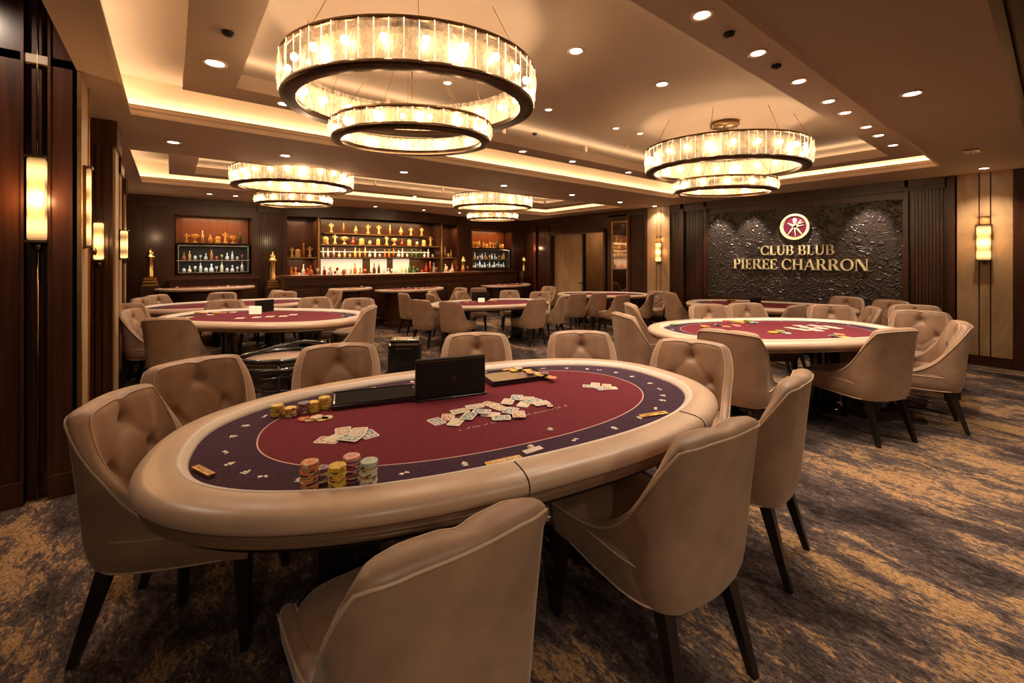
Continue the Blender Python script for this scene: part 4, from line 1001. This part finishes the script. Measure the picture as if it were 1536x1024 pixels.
# ------------------------------------------------------------------ chips, cards, trays
ZF = .7512
_chip = {}
def chipmesh(c, c2, r=.0255):
    k = (c, c2, r)
    if k not in _chip:
        mb = MB(); h = .0052; n = 24
        rings = [[(q * math.cos(2 * PI * i / n), q * math.sin(2 * PI * i / n), z) for i in range(n)] for q, z in ((r * .6, 0), (r * .96, 0), (r, .0008), (r, h - .0008), (r * .96, h), (r * .66, h), (r * .60, h), (.0005, h))]
        b = 0; mb.loops(rings, 0, False, True, True, False)
        for fi, f in enumerate(mb.f):
            j = fi % n; rg = fi // n
            if fi < 7 * n:
                if rg in (0, 1, 2, 3, 4) and (j // 2) % 4 == 0: mb.m[fi] = 1
                if rg == 5: mb.m[fi] = 1
        _chip[k] = mb.data('poker_chip', [CHIP[c], CHIP[c2]])
    return _chip[k]
def stack(px, py, n, cols, name, r=.0255, jit=.0022, zt=ZF):
    x, y = W(px, py, zt); x += 0; 
    for i in range(n):
        c, c2 = cols[-1] if i >= n - 2 else cols[i % len(cols)]
        o = link('poker_chip', chipmesh(c, c2, r)); o.location = (x + R.uniform(-jit, jit), y + R.uniform(-jit, jit), zt + i * .0053); o.rotation_euler = (0, 0, R.uniform(0, 6))
        pos = 'topmost' if i == n - 1 else ('lowest' if i == 0 else '%s from the bottom' % ORD[i])
        tag(o, '%s and %s chip, %s, %s' % (c, c2, pos, name), 'poker chip', 'chips in ' + name)
stack(464, 731, 15, [('orange', 'black'), ('ochre', 'red'), ('orange', 'ochre'), ('black', 'orange'), ('orange', 'cream')], 'left front stack')
stack(506, 734, 14, [('yellow', 'ochre'), ('ochre', 'black'), ('orange', 'yellow'), ('yellow', 'black'), ('yellow', 'ochre')], 'yellow front stack')
stack(528, 721, 15, [('violet', 'red'), ('red', 'cream'), ('black', 'pink'), ('pink', 'cream')], 'pink-topped front stack')
stack(553, 729, 15, [('cream', 'green'), ('ochre', 'violet'), ('mint', 'black'), ('cream', 'red'), ('mint', 'cream')], 'mint-topped front stack')
stack(484, 722, 9, [('violet', 'cream'), ('cream', 'violet'), ('red', 'cream'), ('violet', 'cream')], 'small violet front stack', .018, .005)
stack(416, 623, 9, [('ochre', 'yellow'), ('yellow', 'black'), ('yellow', 'ochre')], 'leftmost back stack by the far rail')
stack(436, 623, 7, [('cream', 'red'), ('ochre', 'cream'), ('yellow', 'red')], 'low mixed back stack by the far rail')
stack(455, 619, 9, [('ochre', 'violet'), ('violet', 'cream'), ('red', 'ochre'), ('violet', 'ochre')], 'violet and ochre back stack')
stack(470, 616, 8, [('yellow', 'ochre'), ('yellow', 'orange')], 'yellow stack beside the violet back stack')
stack(487, 612, 10, [('yellow', 'ochre'), ('ochre', 'yellow'), ('yellow', 'ochre')], 'yellow stack by the black tray')
# loose chips
def loose(pts, cols, where, group, z=ZF, r=.0255):
    for i, (px, py, dz) in enumerate(pts):
        c, c2 = cols[i % len(cols)]; x, y = W(px, py, z); o = link('poker_chip', chipmesh(c, c2, r)); o.location = (x, y, z + dz * .0054); o.rotation_euler = (R.uniform(-.05, .05) if dz else 0, 0, R.uniform(0, 6))
        tag(o, 'loose %s and %s chip %s, %s from left' % (c, c2, where, ORD[i]), 'poker chip', group)
loose([(456, 629, 0), (466, 630, 0), (475, 628, 1), (483, 629, 0), (490, 627, 0)], [('orange', 'red'), ('ochre', 'cream'), ('cream', 'orange'), ('yellow', 'cream'), ('cream', 'ochre')], 'lying before the far left stacks', 'loose chips before the far left stacks')
pts = [(762 + 5 * i + R.uniform(-2, 2), 556 + (i * .8) + R.uniform(-3, 4), i % 4) for i in range(14)]
loose(pts, [('yellow', 'orange'), ('orange', 'cream'), ('yellow', 'ochre'), ('cream', 'yellow'), ('ochre', 'cream'), ('violet', 'orange')], 'in the heap by the right tray', 'loose chips by the right tray', .765)
# playing cards
_cards = []
for k in range(6):
    m, nt, b = newmat('card_face'); v = coords(nt); f = noise(nt, v, 42 + 7 * k, 1, .4, 1.2)
    cols = [(.05, .22, .40), (.55, .16, .07), (.78, .68, .52), (.62, .38, .18), (.08, .25, .28), (.70, .5, .35)]
    L(nt, ramp(nt, f, [(.0, cols[k]), (.47, (.80, .72, .56)), (.56, cols[(k + 1) % 6]), (.62, (.82, .74, .6))], 'CONSTANT'), b.inputs['Base Color']); b.inputs['Roughness'].default_value = .45
    M['card%d' % k] = m
def card(px, py, rot, k, z, label, group, w=.058, h=.085, zf=ZF):
    x, y = W(px, py, zf); mb = MB(); c = .006
    P = [(-w / 2 + c, -h / 2), (w / 2 - c, -h / 2), (w / 2, -h / 2 + c), (w / 2, h / 2 - c), (w / 2 - c, h / 2), (-w / 2 + c, h / 2), (-w / 2, h / 2 - c), (-w / 2, -h / 2 + c)]
    mb.poly(P, 0, .0011); mb.poly([(a * .8, b * .84) for a, b in P], .0011, .0014, 1)
    o = mb.build('playing_card', ['white', 'card%d' % (k % 6)]); o.location = (x, y, zf + .0016 * z); o.rotation_euler = (0, 0, rot); tag(o, label, 'playing card', group)
cx = [(655, 632), (672, 626), (684, 634), (690, 618), (703, 626), (712, 612), (722, 620), (735, 606), (736, 622), (748, 612), (752, 628), (762, 604), (766, 618), (778, 624), (786, 606), (789, 598), (800, 602), (812, 606), (775, 598), (825, 611)]
for i, (px, py) in enumerate(cx):
    card(px, py, R.uniform(0, 3), i, i % 7, 'playing card in the spread at the near table centre, %s' % (ORD[i] + ' from the left'), 'cards spread at the table centre', .058 if i != 19 else .025, .082 if i != 19 else .03)
for i, (px, py) in enumerate([(492, 660), (505, 656), (515, 648), (525, 658), (538, 650), (552, 651), (520, 652)]):
    card(px, py, R.uniform(0, 3), i + 1, i % 5, 'playing card in the left cluster on the near table, %s from the left' % ORD[i], 'cards in the left cluster', .062, .09)
for i, (px, py) in enumerate([(884, 579), (893, 577), (900, 583), (910, 580), (916, 582)]):
    card(px, py, R.uniform(0, 3), i + 4, i % 4, 'playing card in the right cluster on the near table, %s from the left' % ORD[i], 'cards in the right cluster', .05, .07)
# small markers on the felt
for i, (px, py, c, l) in enumerate([(825, 645, 'cream', 'small cream marker button on the red felt near the long rail'), (796, 671, 'cream', 'small cream button on the purple margin beside the name plate'), (571, 734, 'cream', 'small cream button beside the mint-topped chip stack')]):
    x, y = W(px, py, ZF); mb = MB(); mb.lathe([(.0005, 0), (.012, 0), (.014, .003), (.010, .007), (.0005, .009)], n=14, cap=False); tag(mb.build('marker_button', CHIP[c], None, (x, y, ZF)), l, 'marker', 'marker buttons')
M['traydark'] = plain('tray_dark', (.012, .009, .008), .7, spec=.05)
def plate(p0, p1, w, mats, name, label, cat='name plate', th=.006):
    a = Vector(W(*p0, ZF)); b = Vector(W(*p1, ZF)); c = (a + b) / 2; l = (b - a).length
    mb = MB(); mb.box(-l / 2, -w / 2, 0, l / 2, w / 2, th, 0, .002)
    for k in range(5): mb.box(-l * .32 + k * l * .15, -w * .2, th, -l * .32 + k * l * .15 + l * .08, w * .15, th + .0006, 1)
    o = mb.build(name, mats, None, (c.x, c.y, ZF)); o.rotation_euler = (0, 0, math.atan2(b.y - a.y, b.x - a.x)); tag(o, label, cat)
plate((728, 698), (782, 686), .03, ['gold', 'white'], 'brass_plate', 'long brass plate lying on the purple margin by the near rail')
plate((786, 680), (812, 672), .026, ['white', 'line'], 'paper_label', 'short ivory plate beside the long brass plate', 'name plate')
plate((960, 625), (1000, 619), .03, ['gold', 'brass'], 'brass_plate', 'brass plate at the right end of the near table margin')
plate((293, 703), (318, 716), .022, ['brass', 'gold'], 'brass_clip', 'small brass clip at the left end of the near table margin', 'clip', .012)
# black screen, trays
def screen(p0, p1, h, label, group=None, z=ZF, dep_=.03, parts=True):
    a = Vector(W(*p0, z)); b = Vector(W(*p1, z)); c = (a + b) / 2; l = (b - a).length
    r = empty('dealer_screen', (c.x, c.y, z), math.atan2(b.y - a.y, b.x - a.x), label, 'screen', group)
    mb = MB(); mb.box(-l / 2, 0, .008, l / 2, dep_, h, 0, .004); mb.build('housing', 'blackm', r)
    if parts:
        mb = MB(); mb.box(-l / 2 - .005, -.012, 0, l / 2 + .005, dep_ + .03, .010, 0, .003); mb.build('base', 'black', r)
        mb = MB(); mb.tube([(.012 + .011 * math.cos(t * PI / 8), -.001, h * .48 + .011 * math.sin(t * PI / 8)) for t in range(16)], .0016, 5, 0, True); mb.tube([(.006, -.001, h * .5), (.018, -.001, h * .46)], .0016, 5); mb.build('round_badge', 'bronze', r)
        mb = MB(); mb.box(-l / 2 + .004, -.0015, h - .012, l / 2 - .004, .0, h - .009); mb.build('bezel', 'bronze', r)
    return r
screen((624, 603), (728, 590), .20, 'upright black dealer screen with a small round badge on the near table')
def tray(p, label, mats, w, d, rot, deep=.022):
    x, y = W(*p, ZF); r = empty('dealer_tray', (x, y, ZF), rot, label, 'tray', 'dealer trays on the near table')
    mb = MB(); mb.box(-w / 2, -d / 2, 0, w / 2, d / 2, deep, 0, .004); mb.build('base', 'black', r)
    mb = MB(); mb.box(-w / 2 + .012, -d / 2 + .012, deep, w / 2 - .012, d / 2 - .012, deep + .002); mb.build('surface', mats, r)
    mb = MB()
    for b in ((-w / 2, -d / 2, w / 2, -d / 2 + .006), (-w / 2, d / 2 - .006, w / 2, d / 2), (-w / 2, -d / 2, -w / 2 + .006, d / 2), (w / 2 - .006, -d / 2, w / 2, d / 2)): mb.box(b[0], b[1], deep, b[2], b[3], deep + .005)
    mb.build('rim', 'blackm', r)
tray((564, 598), 'flat black dealer tray left of the upright screen', 'traydark', .40, .21, -.30)
tray((770, 568), 'shallow tray with a bronze surface right of the upright screen', 'bronze', .34, .20, -.24)

# things on the other tables
ZT = .7512
def heap(pts, cols, where, group, ZT=ZT):
    for i, (px, py, nn) in enumerate(pts):
        x, y = W(px, py, ZT)
        c, c2 = cols[i % len(cols)]
        for k in range(nn):
            o = link('poker_chip', chipmesh(c, c2, .042)); o.location = (x + R.uniform(-.008, .008), y + R.uniform(-.008, .008), ZT + k * .0053); o.rotation_euler = (0, 0, R.uniform(0, 6))
            tag(o, '%s and %s chip, %s up, %s pile %s' % (c, c2, ORD[k], ORD[i], where), 'poker chip', group)
CC = [('yellow', 'ochre'), ('green', 'yellow'), ('mint', 'black'), ('black', 'cream'), ('orange', 'cream'), ('yellow', 'red'), ('pink', 'orange'), ('cream', 'yellow')]
heap([(1002, 486, 2), (1012, 488, 3), (1042, 480, 3), (1052, 479, 4), (1062, 480, 5), (1072, 481, 4), (1090, 482, 3), (1100, 483, 4), (1110, 484, 3), (1122, 483, 4), (1130, 485, 3), (1075, 488, 2), (1090, 490, 1), (1058, 490, 2), (1104, 489, 2)], CC, 'on the left half of the right table', 'chips on the left half of the right table')
heap([(1160, 499, 2), (1170, 498, 3), (1180, 500, 1), (1250, 505, 2), (1258, 503, 3), (1268, 506, 1)], CC, 'at the near side of the right table', 'chips on the near side of the right table')
heap([(298, 470, 4), (305, 471, 4), (315, 473, 2), (325, 470, 3), (335, 470, 2), (350, 469, 2), (283, 476, 1)], [('yellow', 'ochre'), ('orange', 'cream'), ('cream', 'pink')], 'on the left middle table', 'chips on the left middle table')
heap([(700, 454, 3), (710, 453, 3), (735, 452, 4), (742, 452, 2)], [('orange', 'cream'), ('cream', 'red'), ('yellow', 'cream')], 'on the centre table', 'chips on the centre table', .7512 * .87)
heap([(1065, 452, 3), (1085, 452, 2), (1100, 453, 2)], [('cream', 'ochre'), ('ochre', 'cream')], 'on the table under the sign', 'chips under the sign', .7512 * .94)
for i, (px, py) in enumerate([(1188, 492), (1200, 489), (1212, 492), (1222, 489), (1232, 492), (1243, 490), (1252, 492), (1205, 495), (1225, 495)]):
    card(px, py, -.5 + R.uniform(-.3, .3), 5, i % 4, 'ivory card in the white spread on the right table, %s from the left' % ORD[i], 'white cards on the right table', .085, .12, ZT)
for i, (px, py) in enumerate([(360, 477), (385, 476), (405, 475), (425, 474), (440, 472)]):
    card(px, py, -.4, 2, i % 3, 'ivory card in the strip on the left middle table, %s from the left' % ORD[i], 'white cards on the left middle table', .09, .11, ZT)
def lit_stand(p0, p1, h, label, z=ZT):
    r = screen(p0, p1, h, label, 'dealer screens on the other tables', z, .03, False)
    return r
lit_stand((384, 470), (411, 467), .16, 'dark dealer screen on the left middle table')
lit_stand((708, 452), (735, 451), .17, 'dark dealer screen on the centre table', ZT * .87)
lit_stand((1126, 459), (1142, 459), .13, 'dark dealer screen on the table under the sign', ZT * .94)
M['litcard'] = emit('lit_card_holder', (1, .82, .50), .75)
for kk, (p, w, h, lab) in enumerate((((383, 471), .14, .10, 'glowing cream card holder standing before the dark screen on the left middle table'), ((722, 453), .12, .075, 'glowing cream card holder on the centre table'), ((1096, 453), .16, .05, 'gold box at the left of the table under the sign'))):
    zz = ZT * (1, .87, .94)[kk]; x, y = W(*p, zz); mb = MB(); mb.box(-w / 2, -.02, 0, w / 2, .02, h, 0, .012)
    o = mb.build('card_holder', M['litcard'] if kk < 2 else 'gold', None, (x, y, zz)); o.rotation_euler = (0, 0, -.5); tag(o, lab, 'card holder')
x, y = W(382, 463, .8)
# ------------------------------------------------------------------ black framed stool and black case on the carpet
x, y = W(426, 524, .60)
st = empty('framed_stool', (x, y, 0), -.35, 'black glossy framed low seat with tan cushion on the carpet behind the near table', 'stool')
def ov(a, b, z, n=40): return [(a * math.cos(2 * PI * i / n), b * math.sin(2 * PI * i / n), z) for i in range(n)]
mb = MB(); mb.loops([ov(.30, .2, .47), ov(.33, .22, .48), ov(.34, .23, .51), ov(.31, .20, .54), ov(.1, .06, .55)], 0, True, True, True, True); mb.build('cushion', 'leather', st)
mb = MB(); mb.tube(ov(.37, .255, .545), .024, 8, 0, True); mb.build('top_ring', 'black', st)
mb = MB(); mb.tube(ov(.36, .25, .46), .028, 8, 0, True); mb.loops([ov(.36, .25, .465), ov(.355, .245, .44)], 0, False, True, True, True); mb.build('seat_frame', 'black', st)
mb = MB(); mb.tube(ov(.34, .235, .28), .010, 8, 0, True); mb.build('stretcher', 'black', st)
for i in range(6):
    t = 2 * PI * (i + .5) / 6; mb = MB(); mb.tube([(.365 * math.cos(t), .25 * math.sin(t), .545), (.35 * math.cos(t), .24 * math.sin(t), .3), (.36 * math.cos(t), .25 * math.sin(t), 0)], .013, 8); mb.build('leg', 'black', st)
mb = MB(); mb.tube([(-.37, -.02, .55), (-.1, .16, .60), (.15, .2, .63), (.33, .1, .62), (.4, 0, .56)], [.012, .016, .018, .018, .012], 8); mb.build('back_bar', 'black', st)
x, y = W(608, 508, .62)
cs = empty('black_case', (x, y, 0), -.55, 'glossy black case with silver marks standing on the carpet behind the near table', 'case')
mb = MB(); mb.box(-.165, -.10, .10, .165, .10, .60, 0, .03); mb.build('body', 'black', cs)
mb = MB(); mb.box(-.15, -.09, .60, .15, .09, .625, 0, .012); mb.build('lid', 'black', cs)
mb = MB()
for k in range(7): mb.box(-.075 + k * .022, -.1025, .53 + .006 * (k % 2), -.062 + k * .022, -.1, .548)
mb.build('silver_marks', 'silver', cs)
mb = MB(); mb.box(-.15, -.10, .0, .15, .10, .09, 0, .02); mb.build('base', 'blackm', cs)
mb = MB(); mb.tube([(-.17, 0, .3), (-.24, -.02, .22), (-.28, -.02, .1), (-.26, -.03, .015), (-.4, -.05, .012)], .008, 6); mb.build('cable', 'black', cs)

# ------------------------------------------------------------------ world and view
w = bpy.data.worlds.new('world'); sc.world = w; w.use_nodes = True
w.node_tree.nodes['Background'].inputs[0].default_value = (1, .7, .5, 1); w.node_tree.nodes['Background'].inputs[1].default_value = .02
sc.view_settings.view_transform = 'Standard'; sc.view_settings.look = 'None'; sc.view_settings.gamma = 1; sc.view_settings.exposure = 0.2; sc.view_settings.use_curve_mapping = False
sc.cycles.use_denoising = True; sc.cycles.max_bounces = 6; sc.cycles.diffuse_bounces = 4; sc.cycles.glossy_bounces = 3; sc.cycles.transparent_max_bounces = 12; sc.cycles.sample_clamp_indirect = 4
sc.cycles.caustics_reflective = False; sc.cycles.caustics_refractive = False
